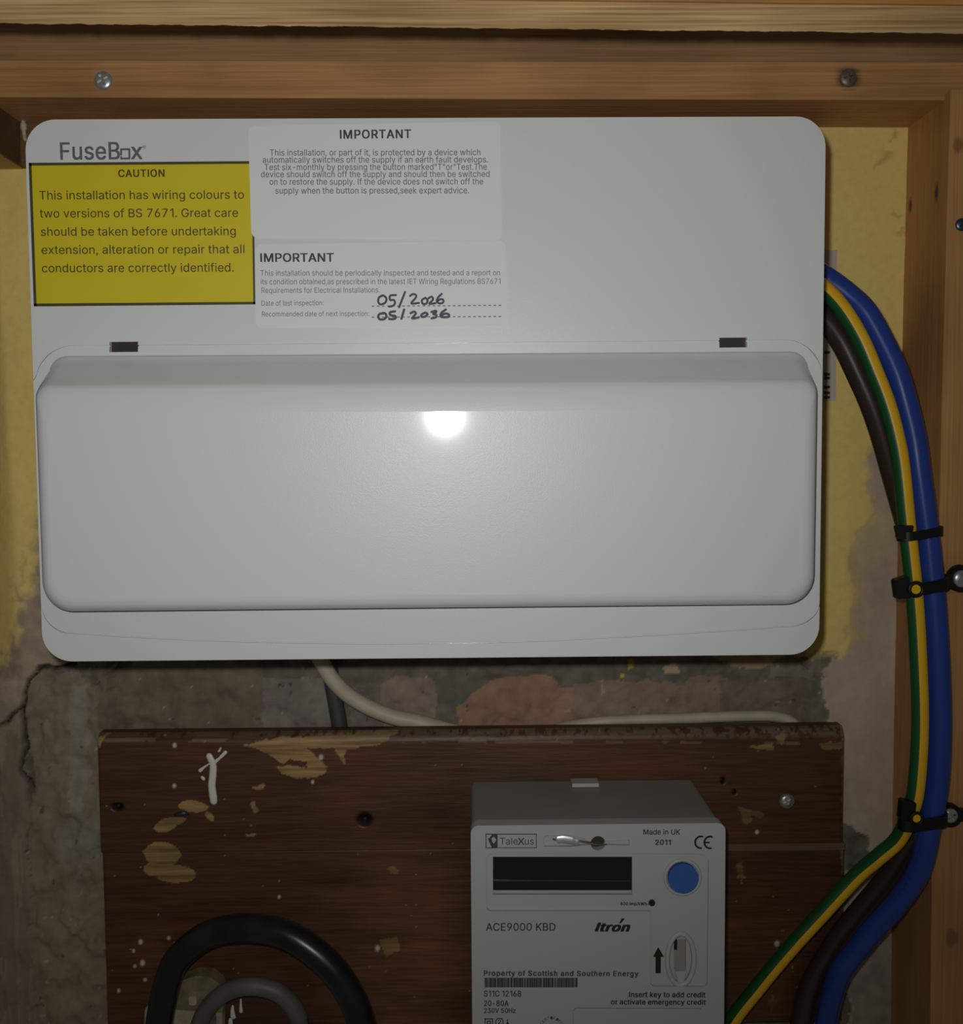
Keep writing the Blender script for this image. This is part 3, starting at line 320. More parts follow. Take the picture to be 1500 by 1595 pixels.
M_lcd = mat('dark_display_glass', (.012, .017, .012, 1), rough=.12, spec=.5)
M_button = mat('blue_button_plastic', (.04, .115, .40, 1), rough=.5, var=.05, var_scale=200)
M_mink = mat('meter_ink', (.012, .012, .012, 1), rough=.6)
M_mink_soft = mat('meter_ink_worn', (.055, .055, .048, 1), rough=.6)
M_hole = mat('dark_brown_cavity', (.045, .033, .022, 1), rough=.7)
M_foil = mat('polished_foil', (.95, .95, .93, 1), rough=.42, metal=.85)
M_paint = mat('white_gloss_drip', (.74, .72, .66, 1), rough=.35)
M_fitting = mat('stained_cream_plastic', (.40, .33, .225, 1), rough=.6, var=.3, var_scale=110)
M_bead = mat('sealant', (.50, .45, .33, 1), rough=.6, var=.25, var_scale=400)
M_paper = mat('wall_label_paper', (.52, .47, .40, 1), rough=.7)

# ------------------------------------------------------------------ wall
WY = 0.010
def A(r, g, b, E): return np.array([lin(r), lin(g), lin(b)])/E
C_YEL = np.array([.83, .635, .205]); C_YELD = np.array([.70, .50, .10]); C_PINK = np.array([.52, .405, .305]); C_TAN = np.array([.62, .475, .25])
C_MORT = np.array([.17, .155, .115]); C_STONE = np.array([.30, .28, .235])
yellow_r = [(1200, 60), (1480, 60), (1480, 560), (1400, 600), (1385, 660), (1345, 715), (1358, 770), (1362, 815), (1330, 828), (1318, 880), (1330, 930), (1318, 985), (1330, 990), (1318, 1012), (1295, 1025), (1200, 1022)]
yellow_l = [(-400, 60), (300, 60), (300, 780), (52, 800), (58, 850), (52, 870), (60, 900), (58, 925), (40, 938), (30, 925), (33, 870), (25, 900), (28, 960), (22, 1000), (14, 1030), (-400, 1062)]
stone_zone = [(62, 1042), (330, 990), (1180, 990), (1270, 1012), (1308, 1018), (1290, 1040), (1278, 1070), (1285, 1095), (1294, 1115), (1285, 1150), (1285, 1290), (1330, 1288), (1352, 1310), (1350, 1345), (1322, 1360), (1322, 1500), (1322, 1900), (60, 1900), (40, 1215), (37, 1160), (36, 1096), (44, 1060)]
patches = [  # polygon, albedo, ragged px
    ([(400, 1062), (507, 1066), (512, 1180), (395, 1180)], (.245, .235, .215), 3),
    ([(541, 1078), (590, 1066), (592, 1180), (540, 1180)], (.20, .19, .17), 3),
    ([(590, 1072), (612, 1062), (672, 1064), (678, 1090), (674, 1180), (600, 1180)], (.30, .245, .215), 3),
    ([(682, 1068), (700, 1056), (758, 1052), (764, 1066), (735, 1092), (700, 1110), (684, 1100)], (.17, .165, .13), 2),
    ([(712, 1108), (764, 1068), (790, 1062), (862, 1060), (875, 1078), (900, 1080), (905, 1180), (712, 1180)], (.36, .24, .17), 3),
    ([(900, 1075), (960, 1066), (1075, 1072), (1100, 1058), (1140, 1064), (1140, 1112), (1100, 1180), (900, 1180)], (.30, .23, .185), 4),
    ([(1130, 1068), (1255, 1064), (1262, 1090), (1262, 1180), (1135, 1180)], (.215, .18, .155), 4),
    ([(1210, 1046), (1270, 1044), (1272, 1062), (1205, 1062)], (.25, .235, .20), 3),
    ([(1100, 1020), (1220, 1022), (1224, 1032), (1190, 1048), (1150, 1048), (1130, 1034)], (.42, .32, .20), 5),
    ([(1038, 1046), (1060, 1042), (1066, 1056), (1042, 1058)], (.52, .42, .32), 2),
    ([(984, 1034), (992, 1034), (992, 1048), (984, 1048)], (.55, .40, .09), 3), ([(970, 1058), (976, 1058), (976, 1064), (970, 1064)], (.62, .45, .08), 1),
    ([(150, 1052), (400, 1036), (405, 1180), (145, 1180)], (.205, .182, .142), 6),
    ([(40, 1046), (118, 1046), (150, 1075), (160, 1300), (168, 1900), (44, 1900), (46, 1240), (34, 1170), (36, 1090)], (.27, .236, .182), 6),
    ([(34, 1150), (50, 1190), (52, 1236), (40, 1238), (28, 1200)], (.15, .14, .115), 3),
    ([(84, 1290), (150, 1280), (152, 1350), (90, 1345)], (.275, .275, .245), 9),
    ([(106, 1070), (135, 1062), (138, 1180), (118, 1400), (108, 1300)], (.30, .285, .25), 8),
]
def wall_col(px, py, gx, gz):
    jx = (fbm(gx*140, gz*140, 3)-.5); jy = (fbm(gx*140, gz*140, 9)-.5); b1 = fbm(gx*45, gz*45, 21); b2 = fbm(gx*160, gz*160, 31); b3 = fbm(gx*160, gz*22, 41)
    c = np.empty(px.shape+(3,)); c[:] = C_PINK; c *= (.82+.36*b1)[..., None]
    qx, qy = px+jx*44, py+jy*44
    lo = px < 160
    b4 = fbm(gx*75, gz*75, 43); b5 = fbm(gx*330, gz*26, 45)
    smooth_l = np.array([.245, .195, .142])*(.80+.4*b3)[..., None]*np.where(b5 > .66, 1.22, 1.0)[..., None]
    lumpy_l = np.array([.275, .228, .175])*(.62+.72*b4)[..., None]*(.85+.3*b2)[..., None]
    m_l = np.clip((px-(62+26*(b1-.5)*2+8*(py-1150)/400))/14, 0, 1)[..., None]; left = smooth_l*(1-m_l)+lumpy_l*m_l
    t = np.clip((py-900)/150, 0, 1)[..., None]; lp = np.array([.42, .325, .225])*(.72+.56*b2)[..., None]
    tt = np.clip((py-1060)/90, 0, 1)[..., None]; lcol = lp*(1-tt)+left*tt
    c = np.where(lo[..., None], lcol, c)
    s = inside(px+jx*22, py+jy*22, stone_zone)
    dk = C_MORT*(.55+.9*b2)[..., None]; c = np.where(s[..., None], dk, c)
    for poly, col, rag in patches:
        k = inside(px+jx*rag*3, py+jy*rag*3, poly) & s; c = np.where(k[..., None], np.array(col)*np.array([1.0, .91, .83])*(.76+.48*b2)[..., None]*(.85+.3*b1)[..., None], c)
    pale = (fbm(gx*230, gz*230, 77) > .80) & s & (b1 > .45); c = np.where(pale[..., None], np.array([.40, .36, .29]), c)
    dkk = (fbm(gx*200, gz*200, 79) < .17) & s; c = np.where(dkk[..., None], c*.45, c)
    # grey render low on the right of the board
    g = inside(qx, qy, [(1320, 1395), (1345, 1420), (1408, 1470), (1408, 1900), (1320, 1900)]); c = np.where(g[..., None], np.array([.36, .31, .255])*(.7+.6*b2)[..., None], c)
    # tan scraped paint and the yellow emulsion
    tan = soft(qx, qy, [(1250, 815), (1385, 800), (1390, 850), (1350, 900), (1335, 1000), (1250, 1020)], 12); c = c*(1-tan)+tan*C_TAN*(.84+.3*b1)[..., None]
    yr = soft(px+jx*28, py+jy*28, yellow_r, 8); c = c*(1-yr)+yr*C_YEL*(.96+.08*b1)[..., None]
    yl = soft(px+jx*36, py+jy*50, yellow_l, 9); c = c*(1-yl)+yl*C_YEL*np.array([1.11, 1.06, 1.04])*(.95+.10*b1)[..., None]  # left emulsion coloured lighter, standing in for stronger light on that side
    sc = np.clip(1-segdist(px+jx*20, py+jy*20, [(1392, 205), (1378, 245), (1362, 262)])/9, 0, 1)*(b2 > .5); c *= (1-.28*sc)[..., None]
    sc = np.clip(1-segdist(px, py, [(1388, 330), (1410, 345), (1400, 362), (1412, 366)])/7, 0, 1)*(b2 > .48); c *= (1-.3*sc)[..., None]
    for poly in CRACKS:
        d = segdist(px+jx*6, py+jy*6, poly); k = np.clip(1.4-d/2.3, 0, 1)[..., None]; c = c*(1-k)+np.array([.02, .018, .014])*k  # near-black crack colour stands in for shade the shallow groove lacks
    return c
CRACKS = [[(112, 1036), (60, 1043), (42, 1060), (36, 1094), (30, 1106), (17, 1113), (10, 1124), (0, 1131), (-40, 1150)], [(34, 1096), (36, 1150), (37, 1172)], [(37, 1150), (30, 1200), (48, 1228)]]
def wall_y(px, py, gx, gz):
    jx = (fbm(gx*140, gz*140, 3)-.5); jy = (fbm(gx*140, gz*140, 9)-.5)
    y = np.full(px.shape, WY)
    s = inside(px+jx*22, py+jy*22, stone_zone); b2 = fbm(gx*110, gz*110, 31)
    core = inside(px+jx*22, py+jy*22, [(170, 1000), (1262, 1010), (1268, 1600), (1280, 1900), (165, 1900)])
    y = np.where(s, WY+.002+(b2-.5)*.006, y+(b2-.5)*.0012); y = np.where(core, WY+.013+(b2-.5)*.006, y)
    l = px < 60   # the plaster rounds away to the left of the unit
    edge = np.interp(py, [0, 300, 700, 1000, 1300, 1700], [-16, -10, 14, 28, 42, 46])
    y = y+np.where((py < 1060), (np.sqrt(np.maximum(edge+6-px, 0)**2+144)-12)/2.7e3*.8, 0)
    rough_l = (px < 165) & (py > 1030); y = np.where(rough_l, y+(fbm(gx*130, gz*70, 5)-.5)*.0045, y)
    yel = inside(px+jx*44, py+jy*44, yellow_r) | inside(px+jx*36, py+jy*50, yellow_l); y = np.where(yel, y-.0006, y)
    for poly in CRACKS: y = y+np.clip(1.3-segdist(px+jx*6, py+jy*6, poly)/3.2, 0, 1)*.005
    return y
M_wall = attr_mat('painted_plaster_and_rubble', n_scale=240, n_amt=.06, bump=.25, bdist=.001)
w = grid('wall_back', np.arange(-.33, .36, .00115), np.arange(-.40, .26, .00115), (WY, wall_y), wall_col, M_wall); w['kind'] = 'structure'

# ------------------------------------------------------------------ timber framing
def beam(name, quad, Y, back, m, parent, bev=.0015):
    bm = prism_px(quad, Y, back); bevel(bm, bev, 2); return obj(name, bm, m, parent)
def screw(parent, c, r, Y, m, ang=0.3, name='screw', dome=.35):
    """cross-head screw: domed head with a cut cross, its centre at pixel c"""
    P = at(c[0], c[1], Y); R = r/F*(Y-CAM[1]); bm = bmesh.new(); n = 28; rings = []
    for k in range(6):
        a = k/5*math.pi/2; rings.append([bm.verts.new((P[0]+R*math.cos(a)*math.cos(t*2*math.pi/n), Y-.0002-R*dome*math.sin(a), P[2]+R*math.cos(a)*math.sin(t*2*math.pi/n))) for t in range(n)] if k < 5 else [bm.verts.new((P[0], Y-.0002-R*dome, P[2]))])
    for k in range(4):
        for t in range(n): bm.faces.new((rings[k][t], rings[k][(t+1) % n], rings[k+1][(t+1) % n], rings[k+1][t]))
    for t in range(n): bm.faces.new((rings[4][t], rings[4][(t+1) % n], rings[5][0]))
    b0 = [bm.verts.new((v.co.x, Y+.001, v.co.z)) for v in rings[0]]
    for t in range(n): bm.faces.new((rings[0][t], b0[t], b0[(t+1) % n], rings[0][(t+1) % n]))
    bm.faces.new(b0); o = obj(name, bm, m, parent, 50)
    cb = bmesh.new(); ca, sa = math.cos(ang), math.sin(ang); wv, lv = R*.13, R*.62
    pts = [(-wv, -lv), (wv, -lv), (wv, -wv), (lv, -wv), (lv, wv), (wv, wv), (wv, lv), (-wv, lv), (-wv, wv), (-lv, wv), (-lv, -wv), (-wv, -wv)]
    prism([(P[0]+x*ca-z*sa, P[2]+x*sa+z*ca) for x, z in pts], Y-R, Y-R*.08, cb); boolean(o, cb)
    return o

W_A = wood('orange_pine', (.66, .37, .14, 1), (.46, .225, .075, 1), 'X', seed=1.3)
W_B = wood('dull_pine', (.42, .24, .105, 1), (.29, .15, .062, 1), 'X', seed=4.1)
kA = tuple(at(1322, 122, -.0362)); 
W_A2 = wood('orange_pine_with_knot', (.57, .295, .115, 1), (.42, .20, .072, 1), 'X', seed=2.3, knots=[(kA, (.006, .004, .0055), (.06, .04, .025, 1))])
W_P = wood('pale_sawn_pine', (.62, .41, .19, 1), (.30, .17, .065, 1), 'X', rough=.75, seed=7.7, fine=1.15, streak=1.5)
W_O = wood('varnished_orange_pine', (.50, .27, .08, 1), (.36, .17, .045, 1), 'X', rough=.4, seed=9.1)

# top batten over the consumer unit
bt = thing('timber_batten', 'orange pine batten across the wall just above the white fuse box, holding two screws', 'timber batten', tuple(at(750, 155, -.036)))
beam('batten_body', [(-260, 93.5), (1800, 98), (1800, 157.5), (-260, 150.5)], -.036, WY+.004, W_A2, bt)
screw(bt, (161, 126), 14, -.036, M_zinc, .5)
s2 = screw(bt, (1321, 122), 13, -.0363, M_oldzinc, .2); s2['label'] = 'dull recessed screw in a dark knot'
# rail above, a little further back
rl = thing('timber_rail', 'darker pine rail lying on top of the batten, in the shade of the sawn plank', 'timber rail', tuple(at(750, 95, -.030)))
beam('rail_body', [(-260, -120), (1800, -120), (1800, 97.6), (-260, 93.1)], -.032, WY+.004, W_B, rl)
# sawn plank in front, with a ragged lower arris, and the varnished board above it
YP = -.176
bm = bmesh.new(); xs = np.linspace(-300, 1800, 420); rng = np.random.RandomState(4); front = []
top = np.interp(xs, [-300, 540, 1500, 1800], [-10, -3, 8, 12]); bot = np.interp(xs, [-300, 0, 500, 1000, 1500, 1800], [33, 36.5, 41, 47, 52, 55]) + (fbm(xs/14, xs*0, 8)-.5)*3.2
loops = []
for x, t, b in zip(xs, top, bot):
    p, q = at(x, t, YP), at(x, b, YP); loops.append([bm.verts.new((p[0], YP, p[2])), bm.verts.new((q[0], YP, q[2])), bm.verts.new((q[0], YP+.014, q[2]+.011)), bm.verts.new((p[0], YP+.014, p[2]))])
for a, b in zip(loops[:-1], loops[1:]):
    for k in range(4): bm.faces.new((a[k], a[(k+1) % 4], b[(k+1) % 4], b[k]))
bm.faces.new(loops[0]); bm.faces.new(list(reversed(loops[-1])))
pl = obj('timber_plank', bm, W_P, None, 30)
tag(pl, 'pale rough-sawn pine plank with splintered lower edge crossing the very top', 'timber plank')
bb = obj('varnished_board', prism_px([(-300, -160), (1800, -160), (1800, 10.5), (1500, 7), (540, -4), (-300, -12)], YP-.0015, YP+.02), W_O, None)
tag(bb, 'warm orange varnished board edge showing above the pale sawn plank at upper right', 'timber board')
# right-hand batten
def w3(px, py, Y): return tuple(at(px, py, Y))
pin = at(1419, 325, -.003); xin = at(1410, 550, WY)[0]
kn = [((xin, .0035, at(0, 325, 0)[2]), (.004, .0022, .0042), (.05, .03, .018, 1)), ((xin, -.029, at(0, 307, -.029)[2]), (.003, .0022, .0052), (.018, .018, .02, 1)),
      (w3(1483, 1461, -.042), (.0035, .004, .0045), (.22, .12, .05, 1)), (w3(1493, 226, -.042), (.003, .004, .004), (.30, .12, .05, 1))]
W_R = wood('pine_right', (.55, .285, .105, 1), (.42, .20, .068, 1), 'Z', seed=5.5, knots=kn)
rb = thing('timber_batten', 'upright pine batten down the right side, behind the blue cable and its clips', 'timber batten', w3(1470, 900, -.04))
px_edge = [(1480.5, 140), (1469, 550), (1460, 930), (1452, 1300), (1446, 1900)]
poly = [w3(x, y, -.042) for x, y in px_edge]; poly = [(p[0], p[2]) for p in poly]; poly = [(.36, poly[0][1])]+poly+[(.36, poly[-1][1])]
bm = prism(poly, -.042, WY+.004); bevel(bm, .0014, 2); obj('batten_body', bm, W_R, rb)
s3 = screw(rb, (1498, 350), 10, -.042, mat('blued_steel', (.10, .15, .20, 1), rough=.35, metal=.9), .7); s3['label'] = 'small bluish dark screw'
# short block at the upper left
W_L = wood('brown_block', (.20, .115, .045, 1), (.13, .07, .028, 1), 'X', seed=3.3)
xk, zk, ztop = at(40, 263, WY)[0], at(40, 263, WY)[2], at(40, 186, WY)[2]
lb = thing('timber_block', 'short dark brown timber block under the top batten at the upper left', 'timber block', (xk-.02, 0, zk))
bm = prism([(xk-.06, zk), (xk, zk), (xk, ztop+.004), (xk-.06, ztop+.004)], -.024, WY+.004); bevel(bm, .0012, 2); obj('block_body', bm, W_L, lb)
bm = prism([(xk-.058, zk-.0004), (xk-.0012, zk-.0004), (xk-.0012, zk+.001), (xk-.058, zk+.001)], -.0225, WY+.003); obj('yellow_underside', bm, mat('dull_yellow', (.50, .33, .085, 1), rough=.7, var=.15), lb)['label'] = 'dull yellow underside of the block'  # thin slab coloured dull yellow under the block
bm = prism([(xk-.0005, zk), (xk+.03, zk), (xk+.03, ztop+.003), (xk-.0005, ztop+.003)], .0045, WY+.004); obj('backing_strip', bm, W_L, lb)
bm = tube(catmull([w3(36, 181, .003), w3(36.5, 191, .003), w3(37.2, 204, .003), w3(39.5, 220, .003)], 6), [.0006]+[.0011]*6+[.0017]*5+[.0011]*6+[.0005], 10)
tag(obj('sealant_bead', bm, M_bead, None, 180), 'thin cream bead of sealant in the corner of the dark timber block', 'sealant')

# ------------------------------------------------------------------ consumer unit
YF = -.115; W2, H2 = .178, .1213
cu = thing('consumer_unit', 'large white fuse box with hinged front flap and warning stickers on the wall', 'fuse box', (0, WY, -H2))
obj('enclosure', (lambda b: (bevel(b, .003, 2), b)[1])(prism(rrect(-W2+.004, W2-.004, -H2+.004, H2-.004, .008), -.1, WY)), M_steel_dark, cu)
out = rrect(-W2, W2, -H2, H2, .0135, 12)
bm = prism(out, YF+.0012, -.098); bevel(bm, .001, 2, 35); slab = obj('front_cover', bm, M_plastic, cu)
smooth2 = lambda P: [tuple(p) for p in catmull(np.array(P), 4)]
pz = lambda pts, Y=YF: [(lambda p: (p[0], p[2]))(at(x, y, Y)) for x, y in pts]
qarc = lambda cx, cy, rx, ry, a0, a1, n=12: [(cx+rx*math.cos(math.radians(a0+(a1-a0)*k/n)), cy+ry*math.sin(math.radians(a0+(a1-a0)*k/n))) for k in range(n+1)]
g_top = pz(qarc(116, 592, 59.5, 53, 180, 270)+[(300, 538), (600, 535.5), (900, 533), (1200, 530.6)]+qarc(1225, 590, 56, 59.5, 270, 360))
g_bot = pz(qarc(110, 940, 45.5, 46, 180, 90)+[(188, 991.5), (300, 997.3), (440, 1001.5), (580, 1003), (730, 1001.5), (850, 998.5), (1040, 988.5), (1180, 979.5)]+qarc(1228, 938, 49, 37.5, 90, 0))
gap = .00028
def on_edge(side, z): return (side*W2, z)
up = [on_edge(-1, g_top[0][1])]+[(x, z+gap) for x, z in g_top[1:-1]]+[on_edge(1, g_top[-1][1])]
ro = rrect(-W2, W2, -H2, H2, .0135, 12)
upper = up + ro[0:13] + ro[13:26]
lowr = [on_edge(1, g_bot[-1][1])]+[(x, z-gap) for x, z in reversed(g_bot[1:-1])]+[on_edge(-1, g_bot[0][1])]
lower = lowr + ro[26:39] + ro[39:52]
def plate(pts): 
    b = prism(pts, YF, YF+.0013); bevel(b, .0005, 2, 60, lambda e: abs(e.verts[0].co.y-YF) < 1e-6 and abs(e.verts[1].co.y-YF) < 1e-6 and (abs(abs(e.verts[0].co.x)-W2) < 2e-2 or abs(abs(e.verts[0].co.z)-H2) < 1e-5) and (abs(abs(e.verts[1].co.x)-W2) < 2e-2 or abs(abs(e.verts[1].co.z)-H2) < 1e-5)); return b
fascia = obj('upper_fascia', plate(upper), M_plastic, cu)
lowf = obj('lower_fascia', plate(lower), M_plastic, cu)
fl = [on_edge(-1, g_top[0][1]-2*gap)]+[(x, z-gap) for x, z in g_top[1:-1]]+[on_edge(1, g_top[-1][1]-2*gap), on_edge(1, g_bot[-1][1]+2*gap)]+[(x, z+gap) for x, z in reversed(g_bot[1:-1])]+[on_edge(-1, g_bot[0][1]+2*gap)]
flap = obj('flap', plate(fl), M_plastic, cu); flap['label'] = 'hinged raised flap over the switches'
# the raised body of the flap
HD = .019
hx0, hx1 = at(67.5, 760, YF-.010)[0], at(1268.5, 760, YF-.010)[0]; hz1, hz0 = at(700, 555, YF)[2], at(700, 943, YF-.004)[2]
hx0b, hx1b = at(72, 930, YF-.010)[0], at(1264, 930, YF-.010)[0]
rings = []; bm = bmesh.new()
ds = [-.001, 0, .0006, .002, .004, .007, .010, .0125, .0145, .0158, .0168, .0176, .0182, .0187, .0189, .019]
for d in ds:
    dd = max(d, 0)
    si = .0004*dd/.013 if dd < .0125 else .0004+.0066*(1-math.sqrt(max(0, 1-((dd-.0125)/.0065)**2)))
    ti = (-.0012 if d <= 0 else 0) + (.0012*(dd/.0012-1) if 0 < dd < .0012 else 0) + dd*.80 if dd < .0158 else .0158*.80+.0198*(1-math.sqrt(max(0, 1-((dd-.0158)/.00342)**2)))
    ro_ = rrect(hx0+si, hx1-si, hz0+si, hz1-ti, .01, 10, rs=(max(.0085-ti*.15, .006),)*2+(max(.0135-si*.6, .006),)*2)
    rings.append([bm.verts.new((x, YF-d*(1+.058*(z-hz0)/(hz1-hz0)-.095*x/W2), z)) for x, z in ro_])
for a, b in zip(rings[:-1], rings[1:]):
    n = len(a)
    for k in range(n): bm.faces.new((a[k], a[(k+1) % n], b[(k+1) % n], b[k]))
bm.faces.new(rings[-1])
_last = rings[-1]
for _k in range(len(_last)):
    _e = bm.edges.get((_last[_k], _last[(_k+1) % len(_last)])); _e.smooth = False
hump = obj('flap_bulge', bm, M_plastic, flap, 180)
# hinge slots
for (x0, y0, x1, y1) in ((170.5, 532.5, 215, 548.5), (1120.5, 526, 1163.5, 541.5)):
    for o_ in (slab, fascia, flap): boolean(o_, prism_px([(x0, y0), (x1, y0-.5), (x1, y1-.5), (x0, y1)], YF, -.099) if False else prism(pz([(x0, y0), (x1, y0-.4), (x1, y1-.4), (x0, y1)]), YF-.003, YF+.0046))
    b = prism(pz([(x0, y0), (x1, y0-.4), (x1, y1-.4), (x0, y1)]), YF+.0030, YF+.0045); obj('slot_shade_slab', b, M_slot, slab)  # dark slab near the slot floor, painted shade for a deep hole
# brand lettering
bm = bmesh.new(); YL = YF-.00008
text_into(bm, 'FuseB', 94.5, 186.5, 248.6, 26.6, YL, 248, bold=.013)
text_into(bm, 'x', 204.5, 221.7, 247.8, 25.5, YL, bold=.012)
stroke_into(bm, [(188.6, 241), (188.6, 232.6), (201.4, 232.4), (201.6, 246.8), (193.5, 247)], 3.0, YL, sm=False); stroke_into(bm, [(188.7, 244.5), (188.8, 247), (191, 247)], 3.0, YL-.00004, sm=False)
text_into(bm, '®', 221.5, 227.5, 232.5, 6, YL)
flat('brand_lettering', bm, M_logo, cu)

def sticker(name, px, th, m, label, base=YF):
    b = prism_px(px, base-th, base+.00002); o = obj(name, b, m, cu, 30); o['label'] = label; return o
# yellow caution sticker with black border
ys = sticker('caution_sticker', [(45, 256), (394, 253), (397, 474), (53, 476)], .00010, M_sticker_y, 'yellow caution sticker with black border')
bm = bmesh.new(); YS = YF-.00016
for p in ([(45, 253.6), (396, 250.8), (396, 255), (45, 258)], [(53, 472.8), (397.5, 470), (397.5, 474.2), (53, 477.4)], [(44.6, 254), (49, 254), (57, 476), (52.6, 476.8)], [(391.5, 251), (394.5, 251), (397.8, 474), (394.6, 474)]): poly_into(bm, p, YS)
flat('border', bm, M_ink_y, ys)
bm = bmesh.new()
text_into(bm, 'CAUTION', 184.7, 256, 275.6, 11.3, YS, 275.2, bold=.022, spacing=1.05)
for s, x0, x1, y in (('This installation has wiring colours to', 61.5, 380, 310.7), ('two versions of BS 7671. Great care', 62, 370.8, 339), ('should be taken before undertaking', 63.9, 367.3, 367.4), ('extension, alteration or repair that all', 65, 380.7, 395.7), ('conductors are correctly identified.', 65.5, 364, 424.2)):
    text_into(bm, s, x0, x1, y, 13.3, YS, y-1.2, bold=.004)
flat('lettering', bm, M_ink_y, ys)
# white notices
def round_quad(tl, tr, br, bl, r):
    out = []; P = [np.array(p, float) for p in (tl, tr, br, bl)]
    for i in range(4):
        p = P[i]; a = P[i-1]-p; b = P[(i+1) % 4]-p; a /= np.linalg.norm(a); b /= np.linalg.norm(b)
        for k in range(7):
            t = k/6; out.append(tuple(p+a*r*(1-t)**2+b*r*t*t))
    return out
n1 = sticker('upper_notice', round_quad((386.5, 196), (780, 189.5), (781.5, 375.5), (391.5, 371), 13), .00026, M_sticker_w, 'upper white notice about testing the device')
YN = YF-.00034; bm = bmesh.new()
text_into(bm, 'IMPORTANT', 530, 640, 215.8, 13.2, YN, 215, bold=.022, spacing=1.05)
flat('heading', bm, M_ink, n1); bm = bmesh.new()
for s, x0, x1, y in (('This installation, or part of it, is protected by a device which', 420.6, 748.2, 242.4), ('automatically switches off the supply if an earth fault develops.', 409.4, 760, 253.6), ('Test six-monthly by pressing the button marked"T"or"Test.The', 412, 758.5, 265), ('device should switch off the supply and should then be switched', 406.6, 762.5, 276.2), ('on to restore the supply. If the device does not switch off the', 420, 752.5, 287.8), ('supply when the button is pressed,seek expert advice.', 429, 730.5, 301.6)):
    text_into(bm, s, x0, x1, y, 9.6, YN, y-.6, bold=.006)
flat('lettering', bm, M_ink_soft, n1)
n2 = sticker('lower_notice', round_quad((397, 380.5), (788.5, 375.5), (790, 508), (398.5, 511.5), 13), .00020, M_sticker_w, 'lower white notice with handwritten inspection dates')
YM = YF-.00028; bm = bmesh.new()
text_into(bm, 'IMPORTANT', 406, 519.5, 407.8, 13, YM, 407.4, bold=.022)
flat('heading', bm, M_ink, n2); bm = bmesh.new()
for s, x0, x1, y, c in (('This installation should be periodically inspected and tested and a report on', 405.8, 779, 429.6, 8.6), ('its condition obtained,as prescribed in the latest IET Wiring Regulations BS7671', 406.3, 779.5, 443, 8.6), ('Requirements for Electrical Installations.', 407.4, 591.5, 456.4, 8.4), ('Date of last inspection:', 407.4, 504, 476.2, 7.8), ('Recommended date of next inspection:', 408, 575, 493, 7.8)):
    text_into(bm, s, x0, x1, y, c, YM, y-.8, bold=.002)
flat('lettering', bm, M_ink_soft, n2); bm = bmesh.new()
for y0, x0 in ((477, 579), (494.2, 579)):
    x = x0
    while x < 778: poly_into(bm, [(x, y0-.9-(x-x0)*.006), (x+4.2, y0-.9-(x-x0)*.006), (x+4.2, y0+.7-(x-x0)*.006), (x, y0+.7-(x-x0)*.006)], YM); x += 7.9
flat('dotted_lines', bm, M_ink_soft, n2)
bm = bmesh.new(); z = lambda pts: [(560+x/6.25, 445+y/6.25) for x, y in pts]; YH = YM-.00006
hand = [[(225, 95), (190, 115), (182, 155), (205, 182), (250, 165), (262, 125), (235, 97), (212, 97)], [(355, 92), (300, 97), (298, 138), (335, 140), (345, 170), (325, 196), (288, 203)], [(443, 62), (385, 210)],
        [(492, 100), (520, 82), (550, 92), (545, 120), (505, 172), (578, 168)], [(640, 118), (608, 140), (615, 175), (650, 175), (662, 140), (640, 118)], [(672, 122), (700, 108), (715, 122), (712, 140), (680, 176), (740, 170)], [(800, 80), (765, 115), (752, 150), (775, 172), (812, 165), (815, 138), (785, 132), (762, 150)],
        [(235, 270), (195, 275), (183, 305), (200, 328), (240, 325), (262, 298), (250, 270), (225, 266)], [(345, 250), (300, 258), (298, 285), (345, 295), (352, 315), (325, 326), (288, 324)], [(434, 232), (408, 322)],
        [(498, 268), (530, 252), (548, 268), (530, 295), (512, 318), (545, 316), (575, 308)], [(640, 262), (605, 280), (605, 302), (640, 300), (662, 275), (640, 262)], [(700, 256), (740, 245), (745, 258), (718, 275), (748, 285), (742, 308), (702, 318)], [(840, 232), (800, 262), (788, 290), (805, 306), (868, 302), (866, 278), (830, 272), (800, 290)]]
for k, s in enumerate(hand): stroke_into(bm, z(s), 3.3 if k < 7 else 3.6, YH-.00001*k)
flat('handwriting', bm, M_pen, n2)

# wall label peeping out to the right of the unit
wl = obj('wall_label', prism_px([(1240, 392), (1304, 389), (1303, 470), (1302, 624), (1240, 626)], WY-.0016, WY+.0005), M_paper, None)
for ys_ in ((424,), (549, 583, 589, 603, 612, 619)):
    bm = bmesh.new()
    for y in ys_: poly_into(bm, [(1284, y-2.5), (1293.5, y-2), (1292.5, y+2), (1284, y+2.5)], WY-.0018)
    flat('lettering', bm, M_ink, wl)
tag(wl, 'narrow off-white paper label on the yellow wall, half hidden behind the fuse box and cables', 'label')

